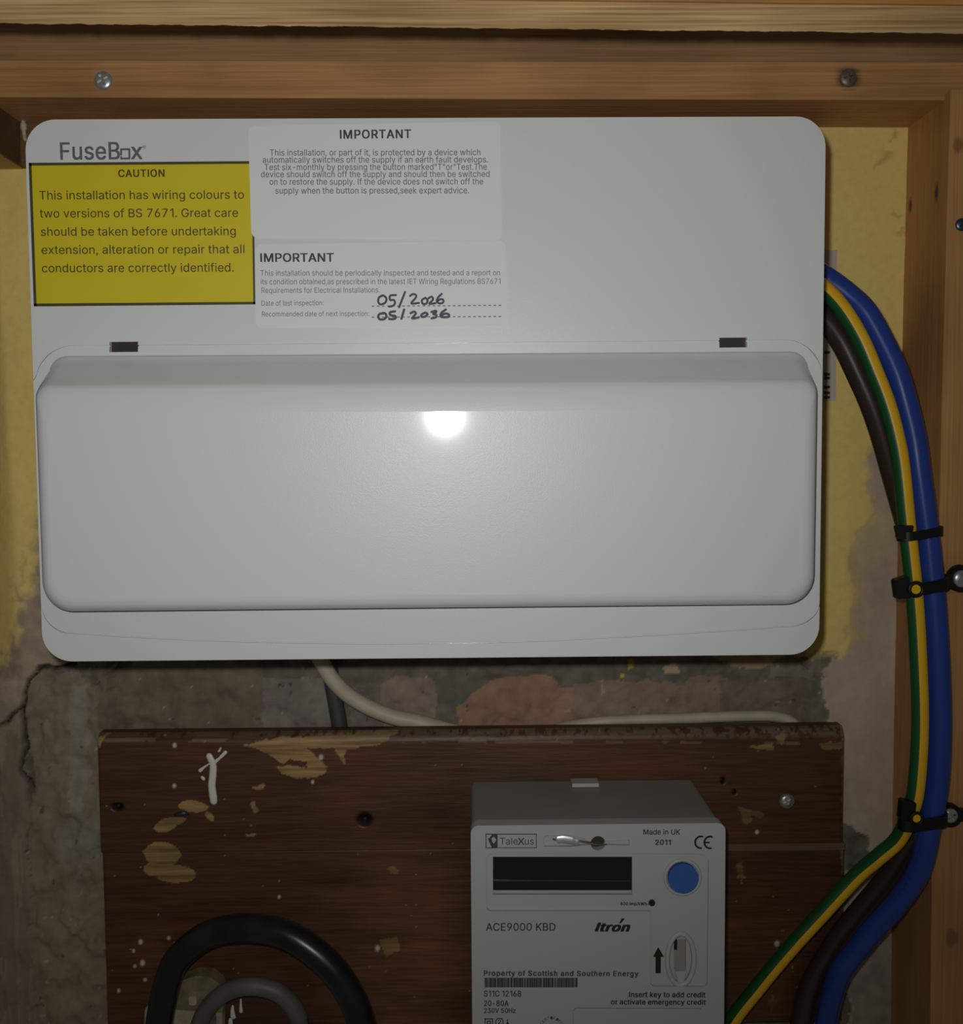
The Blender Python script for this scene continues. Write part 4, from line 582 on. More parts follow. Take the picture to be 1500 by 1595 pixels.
# ------------------------------------------------------------------ meter board
YB = -.004; Z = lambda y: at(700, y, YB)[2]
worn_poly = [  # pale patches where the varnish is gone
    [(380, 1162), (420, 1150), (620, 1140), (600, 1158), (540, 1168), (535, 1190), (528, 1178), (520, 1166), (480, 1166), (512, 1196), (500, 1208), (462, 1212), (440, 1206), (432, 1196), (450, 1192), (478, 1196), (478, 1186), (452, 1184), (440, 1190), (420, 1176), (400, 1166)],
    [(392, 1228), (410, 1218), (414, 1224), (405, 1230)], [(390, 1252), (398, 1248), (402, 1264), (396, 1268)], [(384, 1299), (398, 1299), (398, 1304), (384, 1304)], [(604, 1352), (616, 1350), (622, 1358), (612, 1362)],
    [(1150, 1255), (1170, 1262), (1190, 1266), (1188, 1276), (1172, 1270), (1166, 1286), (1156, 1280)], [(1148, 1345), (1156, 1340), (1160, 1368), (1150, 1368)], [(1208, 1150), (1222, 1138), (1226, 1152), (1218, 1160)], [(1275, 1158), (1318, 1156), (1312, 1168), (1282, 1168)], [(1165, 1162), (1205, 1158), (1206, 1168), (1180, 1168)], [(1194, 1556), (1204, 1550), (1212, 1556), (1204, 1574)],
    [(148, 1150), (172, 1143), (160, 1152), (152, 1166)], [(590, 1462), (620, 1460), (622, 1482), (600, 1490)]]
holes = [((183, 1257), 9, 6), ((568, 1277), 11, 10), ((1126, 1216), 3, 5), ((1144, 1234), 2.5, 4)]
def board_col(px, py, gx, gz):
    g1 = fbm(gx*26, gz*520, 51); g2 = fbm(gx*16, gz*150, 57); bl = fbm(gx*18, gz*26, 61); j = fbm(gx*420, gz*420, 63)-.5
    c = np.array([.080, .033, .0142])*(.5+.62*g1+.55*g2)[..., None]*(.7+.6*bl)[..., None]
    b6 = fbm(gx*90, gz*60, 66); red = np.clip((bl-.5)*3, 0, 1)[..., None]; c = c*(1-red)+c*np.array([1.15, 1.0, .9])*red
    rub = np.clip((px-480)/120, 0, 1)*np.clip((740-px)/60, 0, 1)*np.clip((py-1290)/60, 0, 1); c *= (1+.75*rub)[..., None]
    pale = np.array([.34, .205, .075])*(.25+1.3*g1)[..., None]
    for p in worn_poly:
        k = inside(px+j*9, py+j*7, p); c = np.where(k[..., None], (c*.55+pale*.45) if (p[0][0] > 1100 and p[0][1] > 1200) else pale*(.8 if p[0][0] > 560 else 1), c)
    for ex, ey, rx, ry, an in ((252, 1330, 29, 19, .1), (240, 1354, 16, 11, .1), (272, 1361, 33, 14, .05), (259, 1285, 19, 10, -.35), (274, 1279, 16, 6, -.2), (301, 1256, 23, 9, .1), (327, 1272, 9, 5, .8)):
        dx, dy = px-ex, py-ey; k = np.hypot((dx*math.cos(an)+dy*math.sin(an))/rx, (dy*math.cos(an)-dx*math.sin(an))/ry)+j*.22 < 1
        c = np.where(k[..., None], pale, c)
    grime = np.clip((1152-py)/10, 0, 1)*(j+.5 > .42); c = c*(1-.75*grime[..., None])+np.array([.17, .14, .095])*.75*grime[..., None]
    streak = (np.abs(py-1153-(px-150)*.004) < 2.2) & (fbm(gx*70, gz*70, 71) > .56); c = np.where(streak[..., None], c*.5+np.array([.13, .095, .05]), c)
    edge = np.clip((px-1310-5*j)/3, 0, 1)*(b6 > .42); c = c*(1-.7*edge[..., None])+np.array([.30, .20, .11])*.7*edge[..., None]
    sp = (fbm(gx*330, gz*330, 73) > .862); c = np.where(sp[..., None], np.array([.34, .27, .18]), c)
    for (x, y), rx, ry in holes:
        k = np.clip(1.6-np.hypot((px-x)/rx, (py-y)/ry), 0, 1)[..., None]; c = c*(1-k)+np.array([.008, .007, .007])*k
    for x, y, r in ((500, 1179.5, 3.6), (271.5, 1224, 3), (272, 1161, 3.2), (487, 1218, 2.6), (1179, 1296, 3), (219, 1467, 3.4), (222, 1500, 4), (210, 1505, 2.4), (226, 1526, 2.6), (208, 1481, 2.4), (185, 1543, 2.6), (263, 1461, 2.6), (435, 1397, 2.4), (588, 1477, 4), (1210, 1470, 4)):
        k = np.clip(1.7-np.hypot(px-x, (py-y)*.8)/(r*.72), 0, 1)[..., None]; c = c*(1-k)+np.array([.62, .56, .45])*k
    return np.clip(c, .004, 1)
M_board = attr_mat('varnished_board', rough=.42, spec=.4, n_scale=1, n_amt=.3, bump=.4, bdist=.0006, stretch=(40, 40, 700))
M_boardedge = wood('varnished_board_edge', (.12, .055, .022, 1), (.06, .026, .011, 1), 'X', rough=.5)
M_joint = wood('raw_joint_edge', (.19, .13, .08, 1), (.12, .075, .045, 1), 'X', rough=.6)
mb = thing('meter_board', 'dark brown varnished timber board with chipped patches, carrying the grey meter', 'meter board', w3(735, 1600, YB))
xl0, xr0 = at(150, 1170, YB)[0], at(1316, 1200, YB)[0]; zt, zj, zb = at(700, 1140, YB)[2], at(1225, 1316, YB)[2], -.36
def plank(name, z0, z1, x0, x1, top_round):
    def yf(px, py, gx, gz):
        y = np.full(px.shape, YB); d = z1-gz; R = top_round
        y = y+np.where(d < R, R-np.sqrt(np.maximum(0, R*R-(R-d)**2)), 0)*1.0
        e = np.minimum(gx-x0, x1-gx); y = y+np.where(e < .0025, .0025-np.sqrt(np.maximum(0, .0025**2-(.0025-e)**2)), 0)
        for (x, yy), rx, ry in holes: y = y+np.clip(1.2-np.hypot((px-x)/rx, (py-yy)/ry), 0, 1)*.004
        return y
    X = np.append(np.arange(x0, x1-.0005, .00072), x1); zz = np.append(np.arange(max(z0, -.345), z1-.0005, .00062), z1); zz = np.append(np.arange(z0, zz[0]-.002, .004), zz)
    X = np.unique(np.concatenate([X, x0+np.linspace(0, .0026, 6), x1-np.linspace(0, .0026, 6)])); zz = np.unique(np.concatenate([zz, z1-np.linspace(0, top_round, 8)]))
    o = grid(name, X, zz, (YB, yf), board_col, M_board, mb)
    bm = prism([(x0, z0), (x1, z0), (x1, z1-.0002), (x0, z1-.0002)], YB+.0028+max(0, top_round-.0028)*.999, WY); obj('plank_edge', bm, M_boardedge, o)
    return o
p_up = plank('upper_plank', zj, zt, xl0, xr0, .006)
p_lo = plank('lower_plank', zb, zj-.0003, xl0+.0010, xr0+.0008, .0006)
obj('plank_joint', prism([(at(1050, 1316, YB)[0], zj-.0030), (xr0+.0006, zj-.0032), (xr0+.0006, zj+.0008), (at(1050, 1316, YB)[0], zj+.0008)], YB-.0003, WY-.004), M_joint, p_up)['label'] = 'bare tongue between the planks'
s = screw(p_up, (1225, 1247), 9.5, YB-.0006, M_zinc, .5)
bm = disc(bmesh.new(), (at(1225, 1247, YB)[0], at(1225, 1247, YB)[2]), .0043, YB-.0007, YB+.0005); bevel(bm, .0003); obj('washer', bm, M_oldzinc, p_up)
bm = tube([w3(272, 1269.5, YB-.0005), w3(279, 1268, YB-.001), w3(287, 1267, YB-.001), w3(294, 1268.5, YB-.0005)], [.0007, .0014, .0014, .0006], 12, flat=.7); obj('nail_head', bm, mat('dark_nail', (.05, .06, .07, 1), rough=.4, metal=.6), p_up, 180)
bm = blob([w3(326, 1178, YB-.0008), w3(329, 1184, YB-.001), w3(332, 1192, YB-.0011), w3(331.5, 1208, YB-.0012), w3(330, 1224, YB-.0012), w3(332, 1240, YB-.0012), w3(333, 1248, YB-.001)], [.0018, .0019, .0019, .0021, .0021, .0022, .0020], 16, flat=.45)
blob([w3(333, 1188, YB-.0008), w3(342, 1181, YB-.0009), w3(351, 1172, YB-.0006)], [.0012, .0008, .0011], 12, bm, flat=.5)
blob([w3(327, 1189, YB-.0006), w3(318, 1195, YB-.0007), w3(312, 1200, YB-.0005)], [.0004, .0006, .0011], 12, bm, flat=.5)
blob([w3(315, 1211, YB-.0004), w3(317, 1213, YB-.0006)], [.0009, .0010], 12, bm, flat=.5); blob([w3(341, 1170, YB-.0004), w3(344, 1165, YB-.0004)], [.0007, .0004], 12, bm, flat=.5)
obj('paint_drip', bm, M_paint, p_up, 180)['label'] = 'white gloss paint run'
for pts, rr in (([(362.5, 1567), (362, 1574), (363, 1583), (364, 1584)], [.0006, .0011, .0016, .0012]), ([(359, 1589), (359, 1602)], [.0012, .0014]), ([(375, 1557), (375, 1566), (375.5, 1575)], [.0005, .0007, .0011])):
    obj('paint_drip', blob([w3(x, y, YB-.0008) for x, y in pts], rr, 12, flat=.5), M_paint, p_lo, 180)

# ------------------------------------------------------------------ electricity meter
YM0 = -.074
me_ = thing('electricity_meter', 'grey prepayment electricity meter with blue button and dark display on the brown board', 'electricity meter', w3(930, 1700, YB))
mp = lambda x, y, Y=YM0: at(x, y, Y)
Lx, Rx = mp(733.2, 1300)[0], mp(1130, 1300)[0]; Tz = mp(930, 1284)[2]; Bz = mp(930, 1760)[2]; sl = (mp(725.5, 1595)[0]-mp(733.2, 1300)[0])*0
case = rrect(Lx+.0004, Rx-.0012, Bz, Tz-.0006, .003, 6)
bm = prism(case, YM0+.006, YB-.0005); bevel(bm, .0006, 2, 60); case_o = obj('meter_case', bm, M_metercase, me_)
# stepped flange at the back of the case and its moulded catch
bm = prism(rrect(Lx+.0005, Rx-.0013, Bz, Tz-.0007, .003, 6), YB-.012, YB-.0005); bevel(bm, .0005); obj('back_flange', bm, M_metercase, me_)
c = at(910, 1216, YB-.006); bm = prism([(c[0]-.0075, Tz), (c[0]+.0075, Tz), (c[0]+.0075, Tz+.0021), (c[0]-.0075, Tz+.0021)], YB-.013, YB-.004); bevel(bm, .0004); obj('catch', bm, M_meter, me_)
bm = prism(rrect(Lx, Rx, Bz, Tz, .0042, 8), YM0, YM0+.008); bevel(bm, .0007, 2, 60); fp = obj('front_panel', bm, M_meter, me_)
def pp(pts): return [(lambda p: (p[0], p[2]))(mp(x, y)) for x, y in pts]
def arc(cx, cy, r, a0, a1, n=6): return [(cx+r*math.cos(math.radians(a0+(a1-a0)*k/n)), cy+r*math.sin(math.radians(a0+(a1-a0)*k/n))) for k in range(n+1)]
Lshape = arc(769, 1341, 12, 180, 270)+arc(1089, 1345, 15, 270, 360)+arc(1094, 1530, 8, 0, 90)+arc(1020, 1530, 7, 90, 180)+[(1013, 1420)]+arc(766, 1412, 8, 90, 180)
boolean(fp, prism(pp(Lshape), YM0-.004, YM0+.0020))
boolean(fp, prism(pp([(768, 1337), (985.5, 1337), (985.5, 1396.5), (768, 1396.5)]), YM0-.004, YM0+.0045))
boolean(fp, prism(pp([(847, 1304), (850, 1301.5), (900, 1303), (920, 1311), (980, 1308.5), (980.5, 1317), (925, 1316), (905, 1317), (890, 1319), (847, 1319)]), YM0-.004, YM0+.0022))
boolean(fp, disc(None, (mp(931.5, 1313.5)[0], mp(931.5, 1313.5)[2]), .0037, YM0-.004, YM0+.006))
obj('seal_hole', disc(None, (mp(931.5, 1313.5)[0], mp(931.5, 1313.5)[2]), .0037, YM0+.0048, YM0+.0058), M_hole, fp)
c = pp([(1064.2, 1368.3)])[0]; boolean(fp, disc(None, c, .0083, YM0-.004, YM0+.0018, 40))
ell = lambda cx, cy, rx, ry, n=40: [(cx+rx*math.cos(2*math.pi*k/n), cy+ry*math.sin(2*math.pi*k/n)) for k in range(n)]
boolean(fp, prism(pp(ell(1061.5, 1498, 17.5, 36.5)), YM0-.004, YM0+.004)); boolean(fp, prism(pp([(1052, 1469), (1071, 1469), (1071, 1516), (1052, 1516)]), YM0-.004, YM0+.0076))
# groove round the lower window
g = bmesh.new(); prism(pp([(892, 1900), (892, 1574), (896, 1569.3), (1092, 1570.3), (1092, 1571.6), (897, 1570.6), (893.4, 1574.5), (893.4, 1900)]), YM0-.002, YM0+.0007, g); boolean(fp, g)
obj('display', prism(pp([(767, 1336), (986.5, 1336), (986.5, 1390.5), (767, 1390.5)]), YM0+.0030, YM0+.0042), M_lcd, me_)['label'] = 'dark blank display window'
bm = prism(pp([(768.5, 1374.5), (985, 1374.5), (985, 1376), (768.5, 1376)]), YM0+.0024, YM0+.0031); obj('display_line', bm, mat('display_seam', (.05, .065, .05, 1), rough=.3), me_)
bm = disc(None, c, .0077, YM0-.0006, YM0+.004, 44); bevel(bm, .0007, 3, 60); obj('button', bm, M_button, me_)['label'] = 'round blue push button'
bm = bmesh.new(); tube([(c[0]+.0089*math.cos(t), YM0+.0016, c[1]+.0089*math.sin(t)) for t in np.linspace(0, 2*math.pi, 49)], .0009, 10, bm, cap=False); obj('button_ring', bm, M_meter, me_, 180)
k0 = pp([(1061.5, 1497)])[0]; er = mp(1082.5, 1496)[0]-k0[0]; ez = k0[1]-mp(1061, 1537)[2]
bm = tube([(k0[0]+er*math.cos(t), YM0+.0018, k0[1]+ez*math.sin(t)) for t in np.linspace(0, 2*math.pi, 61)], .0013, 10, cap=False); kr = obj('key_socket', bm, M_meter, me_, 180); kr['label'] = 'oval key socket with a moulded rim'
bm = prism(pp([(1052, 1469), (1071, 1469), (1071, 1516), (1052, 1516)]), YM0+.0070, YM0+.0079); obj('socket_back', bm, M_metercase, kr)
bm = prism(pp([(1051.8, 1468.5), (1057.5, 1468.5), (1057.5, 1486), (1051.8, 1486)]), YM0+.0045, YM0+.0070); obj('socket_contact', bm, M_lcd, kr)
bm = prism(pp([(1053, 1516), (1070, 1516), (1066, 1534), (1057, 1534)]), YM0+.0018, YM0+.0040); bevel(bm, .0008, 3, 20); obj('socket_ramp', bm, M_meter, kr)
# seal: crimped foil and twisted wire
bm = tube(catmull([w3(866, 1308, YM0-.001), w3(876, 1306.5, YM0-.0012), w3(890, 1308.5, YM0-.0012), w3(902, 1312.5, YM0-.001)], 6), [.0012]+[.0021]*5+[.0022]*8+[.0018]*4+[.0008], 14, flat=.45)
sl_o = obj('seal', bm, M_foil, me_, 180); sl_o['label'] = 'shiny crimped wire seal'
bm = tube(catmull([w3(902, 1311, YM0-.0008), w3(916, 1313, YM0-.0004), w3(932, 1316, YM0-.0010), w3(945, 1315, YM0+.0004)], 6), .00028, 8)
tube(catmull([w3(903, 1309, YM0-.0008), w3(915, 1311, YM0-.0003), w3(926, 1314, YM0+.001)], 6), .00025, 8, bm); tube([w3(866, 1308, YM0-.0008), w3(861, 1307, YM0+.0004)], [.0006, .0003], 8, bm); obj('seal_wire', bm, M_oldzinc, sl_o, 180)
# printing on the meter
YI = YM0-.00012; YR = YM0+.0020-.0001
bm = bmesh.new()
for p in ([(756.5, 1298.6), (836, 1298.6), (836, 1300), (756.5, 1300)], [(756.5, 1320), (836, 1320), (836, 1321.2), (756.5, 1321.2)], [(756.5, 1298.6), (757.8, 1298.6), (757.8, 1321), (756.5, 1321)], [(834.8, 1298.6), (836, 1298.6), (836, 1321), (834.8, 1321)]): poly_into(bm, p, YI)
poly_into(bm, [(766, 1300), (775, 1300), (775, 1320.4), (766, 1320.4), (764, 1316), (761, 1309), (760.4, 1306), (763, 1304.5)], YI)
text_into(bm, 'Tale', 778.5, 806.5, 1315.6, 10.6, YI); text_into(bm, 'X', 806.5, 817, 1316, 10.8, YI, bold=.01); text_into(bm, 'us', 817.5, 831.5, 1315.6, 10.6, YI)
flat('logo_badge', bm, M_mink_soft, fp)
bm = bmesh.new(); poly_into(bm, [(765.5, 1306), (769, 1303), (773, 1308), (769.5, 1314), (767, 1312)], YI-.00008); flat('logo_emblem', bm, M_meter, fp)
def print_part(name, f, m=M_mink, p=fp):
    b = bmesh.new(); f(b); return flat(name, b, m, p)
print_part('origin_lettering', lambda b: text_into(b, 'Made in UK', 1002.3, 1059.4, 1299.8, 8.0, YI, 1299.9, bold=.012))
print_part('model_lettering', lambda b: text_into(b, 'ACE9000 KBD', 757, 865, 1449.8, 11.8, YI, 1449.6, bold=.005))
def _maker(b):
    text_into(b, 'Itron', 927.5, 980.5, 1450.6, 13.2, YI, 1450.8, bold=.042, shear=.32); poly_into(b, [(968.5, 1430.5), (973.5, 1430.5), (967.5, 1438), (964.3, 1438)], YI)
print_part('maker_wordmark', _maker)
def _ce(b):
    stroke_into(b, [(1092+9.2*math.cos(math.radians(a)), 1312+9.2*math.sin(math.radians(a))) for a in range(285, 75, -15)], 3.0, YI)
    stroke_into(b, [(1106+8.8*math.cos(math.radians(a)), 1312.2+9.2*math.sin(math.radians(a))) for a in range(290, 70, -15)], 3.0, YI); stroke_into(b, [(1098, 1312.3), (1104, 1312.3)], 2.8, YI)
print_part('approval_mark', _ce)
def _instr(b):
    text_into(b, 'Insert key to add credit', 980, 1098.6, 1553.2, 8.2, YI, 1553.6, bold=.022); text_into(b, 'or activate emergency credit', 952, 1098.8, 1564.4, 7.8, YI, 1564.8, bold=.022)
print_part('instruction_lettering', _instr)
def _rating(b):
    text_into(b, '20-80A', 754, 792, 1567, 8.4, YI, bold=.016); text_into(b, '230V 50Hz', 754, 803, 1577.8, 7.4, YI, bold=.016)
print_part('rating_lettering', _rating)
def _sym(b):
    for (a, b_, c_, d) in ((755, 1586.5, 768, 1599.5), (758.5, 1590, 764.5, 1596)):
        for q in ([(a, b_), (c_, b_), (c_, b_+1.4), (a, b_+1.4)], [(a, d-1.4), (c_, d-1.4), (c_, d), (a, d)], [(a, b_), (a+1.4, b_), (a+1.4, d), (a, d)], [(c_-1.4, b_), (c_, b_), (c_, d), (c_-1.4, d)]): poly_into(b, q, YI-.00001)
print_part('insulation_symbol', _sym)
def _num(b):
    stroke_into(b, ell(778, 1592, 5.8, 5.8, 16)+[(783.8, 1592)], 1.4, YI); text_into(b, '2', 775.8, 780.3, 1595, 6.4, YI, bold=.01)
print_part('circled_number', _num)
def _tri(b):
    stroke_into(b, [(790.5, 1588), (790.5, 1596)], 1.3, YI, sm=False); stroke_into(b, [(786, 1600), (790.5, 1592), (795, 1600)], 1.2, YI, sm=False)
print_part('pointer_symbol', _tri)
print_part('year_stamp', lambda b: text_into(b, '2011', 1021, 1044.5, 1316, 8, YI, bold=.03), M_mink_soft)
print_part('ownership_lettering', lambda b: text_into(b, 'Property of Scottish and Southern Energy', 754, 994, 1519.8, 8.0, YI, 1520.6, bold=.03, spacing=1.12), M_mink_soft)
print_part('serial_lettering', lambda b: text_into(b, 'S11C 12168', 754, 811.6, 1552.2, 9, YI, bold=.018), M_mink_soft)
bm = bmesh.new(); x = 754.8; rng = random.Random(3)
while x < 899.5:
    wv = rng.choice((1.6, 2.0, 2.8, 3.6)); poly_into(bm, [(x, 1523), (min(x+wv, 900.6), 1523), (min(x+wv, 900.6), 1538), (x, 1538)], YI); x += wv+rng.choice((.35, .35, .45, 1.0))
flat('barcode', bm, M_mink_soft, fp)
print_part('arrow_mark', lambda b: poly_into(b, [(1025.3, 1475), (1034.2, 1490.5), (1029.3, 1490.5), (1029.3, 1516), (1021, 1516), (1021, 1490.5), (1017, 1490.5)], YR))
def _lamp(b):
    text_into(b, '800 imp/kWh', 966.5, 1007, 1410, 4.6, YR, bold=.03); poly_into(b, [(1007.5, 1408), (1012, 1408), (1012, 1409), (1007.5, 1409)], YR)
print_part('lamp_lettering', _lamp)
bm = disc(None, tuple(pp([(1016.3, 1408.4)])[0]), .00165, YM0+.0012, YM0+.003, 20); obj('indicator_lamp', bm, M_mink, me_)
bm = bmesh.new()
for k, ch in enumerate('CERTIFIED'):
    a = math.radians(-150+k*15); cx_, cy_ = 859+15.5*math.cos(a), 1603+15.5*math.sin(a); tx, ty = -math.sin(a), math.cos(a)
    text_into(bm, ch, cx_-tx*1.7, cx_+tx*1.7, cy_-ty*1.7, 4.2, YI, cy_+ty*1.7)
flat('stamp_lettering', bm, M_mink_soft, fp)

# ------------------------------------------------------------------ cables
def path(pts, n=10): return catmull([w3(x, y, Y) for x, y, Y in pts], n)
P_blue = path([(1204, 395, -.0480), (1225, 404, -.0480), (1262, 419, -.0480), (1293, 438, -.0485), (1323, 461, -.0495), (1348, 486, -.050), (1373.6, 530.6, -.050), (1397, 581, -.050), (1412, 631, -.050), (1424, 681, -.050), (1431, 729, -.050), (1444.6, 830, -.050), (1454.6, 930.6, -.0505), (1461, 1031, -.051), (1463.5, 1129, -.051), (1460, 1217, -.051), (1447, 1293, -.050), (1432, 1355, -.046), (1397, 1407, -.038), (1357, 1451, -.033), (1334, 1480, -.030), (1312, 1509, -.0275), (1299, 1540, -.0245), (1287, 1594, -.020), (1278, 1680, -.017), (1276, 1760, -.016)])
P_earth = path([(1204, 408, -.0595), (1225, 417, -.0590), (1262, 435, -.0582), (1290, 456, -.0575), (1316, 487, -.0565), (1341.5, 530.6, -.056), (1363, 581, -.056), (1382, 631, -.056), (1395.5, 681, -.056), (1404, 729, -.056), (1414, 830, -.0555), (1424.5, 930.6, -.0555), (1430.5, 1031, -.0555), (1433, 1129, -.0555), (1428, 1217, -.0555), (1419, 1261, -.054), (1400, 1305, -.046), (1369, 1334, -.040), (1335, 1363, -.034), (1281, 1421.6, -.030), (1228, 1480, -.027), (1180, 1538, -.025), (1138, 1594, -.023), (1122, 1650, -.022), (1116, 1760, -.021)])
P_brown = path([(1204, 446, -.045), (1225, 455, -.045), (1262, 477, -.045), (1288, 500, -.045), (1313, 534, -.045), (1336, 581, -.045), (1358, 631, -.045), (1375, 681, -.044), (1390, 735, -.042), (1408, 800, -.0385), (1419, 840, -.0380), (1434, 930, -.0380), (1442, 1031, -.0380), (1444, 1130, -.0380), (1441, 1217, -.0380), (1430, 1290, -.034), (1408, 1325, -.030), (1381, 1369, -.023), (1336, 1424, -.0165), (1311, 1455, -.0145), (1291, 1485, -.013), (1261, 1538, -.0125), (1248, 1594, -.012), (1236, 1680, -.0115), (1232, 1760, -.011)])
R_B, R_E, R_N = .0060, .0044, .0061
tag(obj('blue_cable', tube(P_blue, R_B, 28), M_blue, None, 180), 'thick blue meter tail cable curving down the right side, outermost of the three', 'cable')
ring_mi = lambda k, i: 0 if (k % 32) in range(3, 19) else 1
tag(obj('earth_cable', tube(P_earth, R_E, 32, mi=lambda k, i: 1 if 22 <= k <= 31 or k <= 4 else 0), [M_green, M_yellow], None, 180), 'green and yellow striped earth cable running beside the blue cable', 'cable')
tag(obj('brown_cable', tube(P_brown, R_N, 28), M_brown, None, 180), 'dark brown meter tail cable, innermost beside the striped earth cable', 'cable')
P_cream = path([(470, 985, .006), (488, 1008, .006), (501, 1031, .007), (517, 1057, .0085), (543, 1083, .011), (577, 1103, .0125), (613, 1117, .0135), (653, 1125, .0145), (715, 1140, .016), (790, 1147, .016), (850, 1139, .016), (905, 1128, .016), (970, 1122, .016), (1060, 1119, .016), (1160, 1115.5, .016), (1205, 1116, .016), (1232, 1124, .016), (1248, 1140, .016)])
tag(obj('cream_cable', tube(P_cream, np.r_[np.full(70, .0046), np.linspace(.0046, .0032, 30), np.full(len(P_cream)-100, .0032)], 20), M_cream, None, 180), 'cream cable emerging under the fuse box and tucked behind the board edge', 'cable')
tag(obj('dark_cable', tube(path([(510, 1020, .019), (515, 1050, .019), (521, 1085, .019), (528, 1125, .019), (534, 1170, .019)]), .0048, 18), M_darkpvc, None, 180), 'short dark grey cable dropping behind the cream cable to the board', 'cable')
P_black = path([(243, 1720, -.013), (244, 1650, -.015), (249, 1588, -.020), (262, 1526, -.0225), (278, 1492, -.024), (318, 1459, -.027), (356, 1447.5, -.030), (396, 1445.5, -.034), (444, 1455, -.038), (486, 1480, -.041), (523, 1515, -.043), (550, 1559, -.044), (563, 1600, -.044), (574, 1680, -.042)])
tag(obj('black_cable', tube(P_black, .0076, 28), M_blackpvc, None, 180), 'thick glossy black cable looping in an arch across the bottom of the board', 'cable')
P_grey = path([(298, 1700, -.012), (302, 1640, -.014), (312, 1592, -.018), (332, 1560, -.021), (362, 1541, -.023), (397, 1536, -.024), (434, 1546, -.024), (458, 1570, -.022), (467, 1600, -.021), (470, 1680, -.020)])
tag(obj('grey_cable', tube(P_grey, .0050, 24), M_greypvc, None, 180), 'thinner grey cable arching inside the black loop at the bottom', 'cable')
# old cable entry fitting behind the two loops
fit = thing('cable_fitting', 'stained cream cable entry fitting behind the black and grey cable loops', 'cable fitting', w3(300, 1640, YB))
bm = prism_px(round_quad((226, 1564), (346, 1564), (346, 1720), (220, 1720), 14), YB-.0075, YB-.0002); bevel(bm, .0015, 3, 40); obj('fitting_body', bm, M_fitting, fit)
bm = prism_px([(268, 1572), (270, 1545), (282, 1528), (305, 1520), (328, 1522), (343, 1534), (348, 1556), (347, 1578)], YB-.010, YB-.0002); bevel(bm, .003, 4, 40); obj('fitting_dome', bm, mat('dirty_fitting', (.215, .17, .095, 1), rough=.6, var=.35, var_scale=130), fit)
bm = prism_px(round_quad((294, 1552), (306, 1552), (306, 1566), (294, 1566), 4), YB-.0108, YB-.009); bevel(bm, .0006, 2, 40); obj('fitting_lug', bm, M_fitting, fit)
bm = prism_px(round_quad((322, 1577), (336, 1577), (336, 1600), (322, 1600), 5), YB-.0085, YB-.006); bevel(bm, .0005, 2, 40); obj('fitting_clamp', bm, M_oldzinc, fit)

# ------------------------------------------------------------------ cable ties
def nearest(P, py):
    _, y = pj(P); i = int(np.argmin(np.abs(y-py))); return P[i]
def hull(pts):
    pts = sorted(set((round(a, 7), round(b, 7)) for a, b in pts))
    def half(ps):
        h = []
        for p in ps:
            while len(h) > 1 and (h[-1][0]-h[-2][0])*(p[1]-h[-2][1])-(h[-1][1]-h[-2][1])*(p[0]-h[-2][0]) <= 0: h.pop()
            h.append(p)
        return h
    a, b = half(pts), half(pts[::-1]); return a[:-1]+b[:-1]
def strap(members, py, hpx, th=.0012, tilt=0.0):
    pts = []; zc = []
    for P, r in members:
        c_ = nearest(P, py); zc.append(c_[2]); pts += [(c_[0]+(r+.0002)*math.cos(a), c_[1]+(r+.0002)*math.sin(a)) for a in np.linspace(0, 2*math.pi, 40)]
    h = hull(pts); c0 = np.mean(h, 0); z0 = np.mean(zc); hz = hpx/2/F*.53; bm = bmesh.new(); n = len(h); L = []
    for x, y in h:
        d = np.array([x, y])-c0; d /= np.linalg.norm(d); q = np.array([x, y])+d*th; zt = z0+tilt*(x-c0[0])
        L.append([bm.verts.new((x, y, zt-hz)), bm.verts.new((x, y, zt+hz)), bm.verts.new((q[0], q[1], zt+hz)), bm.verts.new((q[0], q[1], zt-hz))])
    for i in range(n):
        for k in range(4): bm.faces.new((L[i][k], L[i][(k+1) % 4], L[(i+1) % n][(k+1) % 4], L[(i+1) % n][k]))
    return bm
trio = [(P_blue, R_B), (P_earth, R_E), (P_brown, R_N)]
def tie_head(parent, quad, Y, depth, name='tie_head'):
    b = prism_px(round_quad(*quad, 4), Y, Y+depth); bevel(b, .0006, 2, 40); return obj(name, b, M_black, parent)
t1 = thing('cable_tie', 'plain black cable tie round the cables, uppermost of the three bands', 'cable tie', tuple(nearest(P_earth, 828)))
obj('strap', strap(trio, 828, 14, tilt=.12), M_black, t1)
tie_head(t1, ((1396, 819), (1424, 818), (1420, 840), (1401, 840)), -.0605, .004)
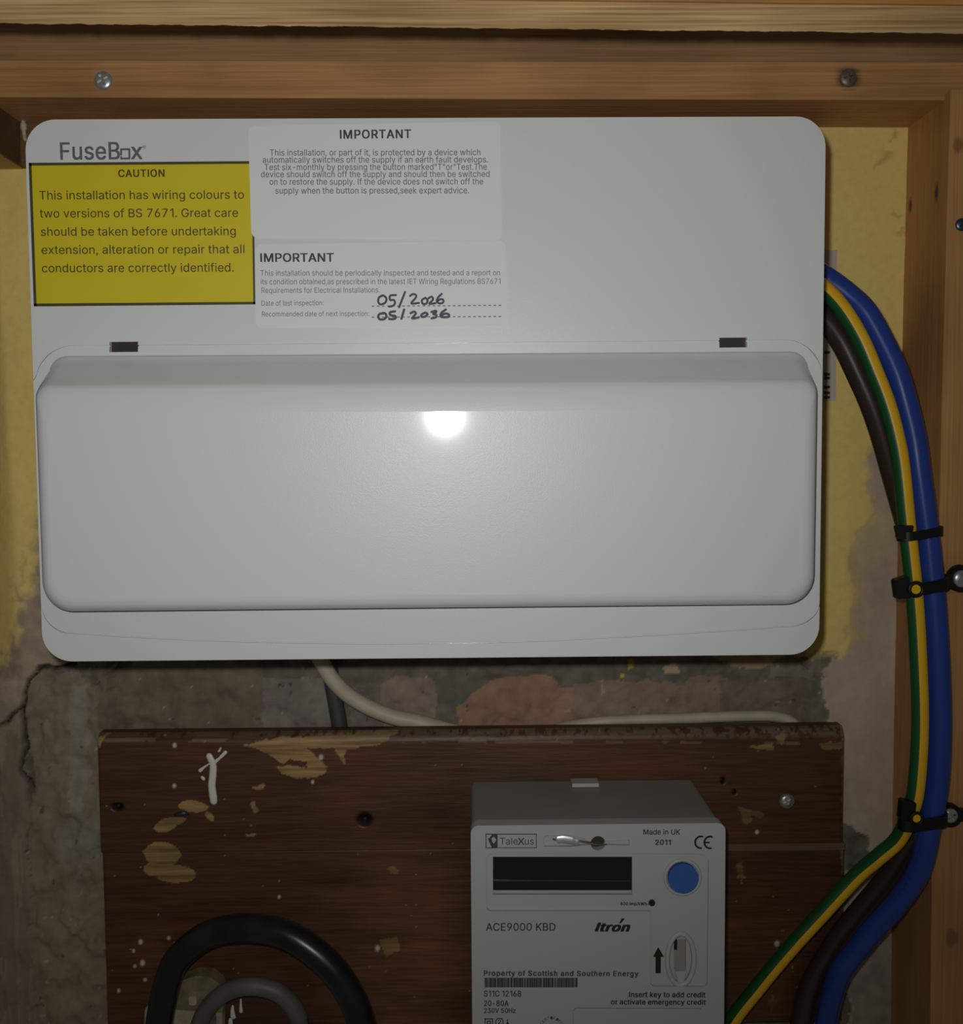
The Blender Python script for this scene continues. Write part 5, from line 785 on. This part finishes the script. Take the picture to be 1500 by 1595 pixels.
def clip(label, py, head, ring_px, rr, eye, tail):
    t = thing('cable_clip', label, 'cable clip', tuple(nearest(P_earth, py)))
    obj('strap', strap(trio, py, 19, th=.0016, tilt=.10), M_black, t)
    tie_head(t, head, -.0615, .0055)
    ex, ey, er_ = eye; c_ = at(ex, ey, -.0450); k = er_/F*.53
    bm = bmesh.new(); n = 36; lo = []
    for i in range(n):
        a = 2*math.pi*i/n; ca, sa = math.cos(a), math.sin(a); ri = k*.52
        lo.append([bm.verts.new((c_[0]+ri*ca, -.0415, c_[2]+ri*sa)), bm.verts.new((c_[0]+ri*ca, -.0462, c_[2]+ri*sa)), bm.verts.new((c_[0]+k*.9*ca, -.0466, c_[2]+k*.9*sa)), bm.verts.new((c_[0]+k*ca, -.0455, c_[2]+k*sa)), bm.verts.new((c_[0]+k*ca, -.0415, c_[2]+k*sa))])
    for i in range(n):
        for q in range(5): bm.faces.new((lo[i][q], lo[i][(q+1) % 5], lo[(i+1) % n][(q+1) % 5], lo[(i+1) % n][q]))
    obj('eyelet', bm, M_black, t, 40)
    b = prism_px(tail, -.0470, -.0418); bevel(b, .0006, 2, 40); obj('mount_tab', b, M_black, t)
    screw(t, (ex, ey), er_*.62, -.0466, M_zinc, .5, dome=.4)
    x, y = ring_px; Pc = at(x, y, -.0622); kk = rr/F*.52
    bm = tube([(Pc[0]+kk*math.cos(a), -.0621, Pc[2]+kk*math.sin(a)) for a in np.linspace(0, 2*math.pi, 33)], kk*.30, 12, cap=False); obj('latch_ring', bm, M_black, t, 180)
    bm = disc(None, (Pc[0], Pc[2]), kk*.74, -.0621, -.0612, 24); o = obj('latch_window', bm, M_yellow, t); o['label'] = 'striped cable showing through the latch'
clip('black screw-fixed cable clip on the upright batten, just below the plain tie', 914, ((1394, 904), (1416, 897), (1420, 931), (1398, 934)), (1427, 918), 10.5, (1497.5, 901.5, 22), [(1462, 906), (1484, 893), (1490, 912), (1468, 926)])
clip('black screw-fixed cable clip low down where the cables part', 1272, ((1406, 1247), (1428, 1250), (1424, 1280), (1403, 1278)), (1428, 1275), 9, (1480.5, 1270.5, 19), [(1484, 1261), (1520, 1264), (1520, 1279), (1486, 1280)])
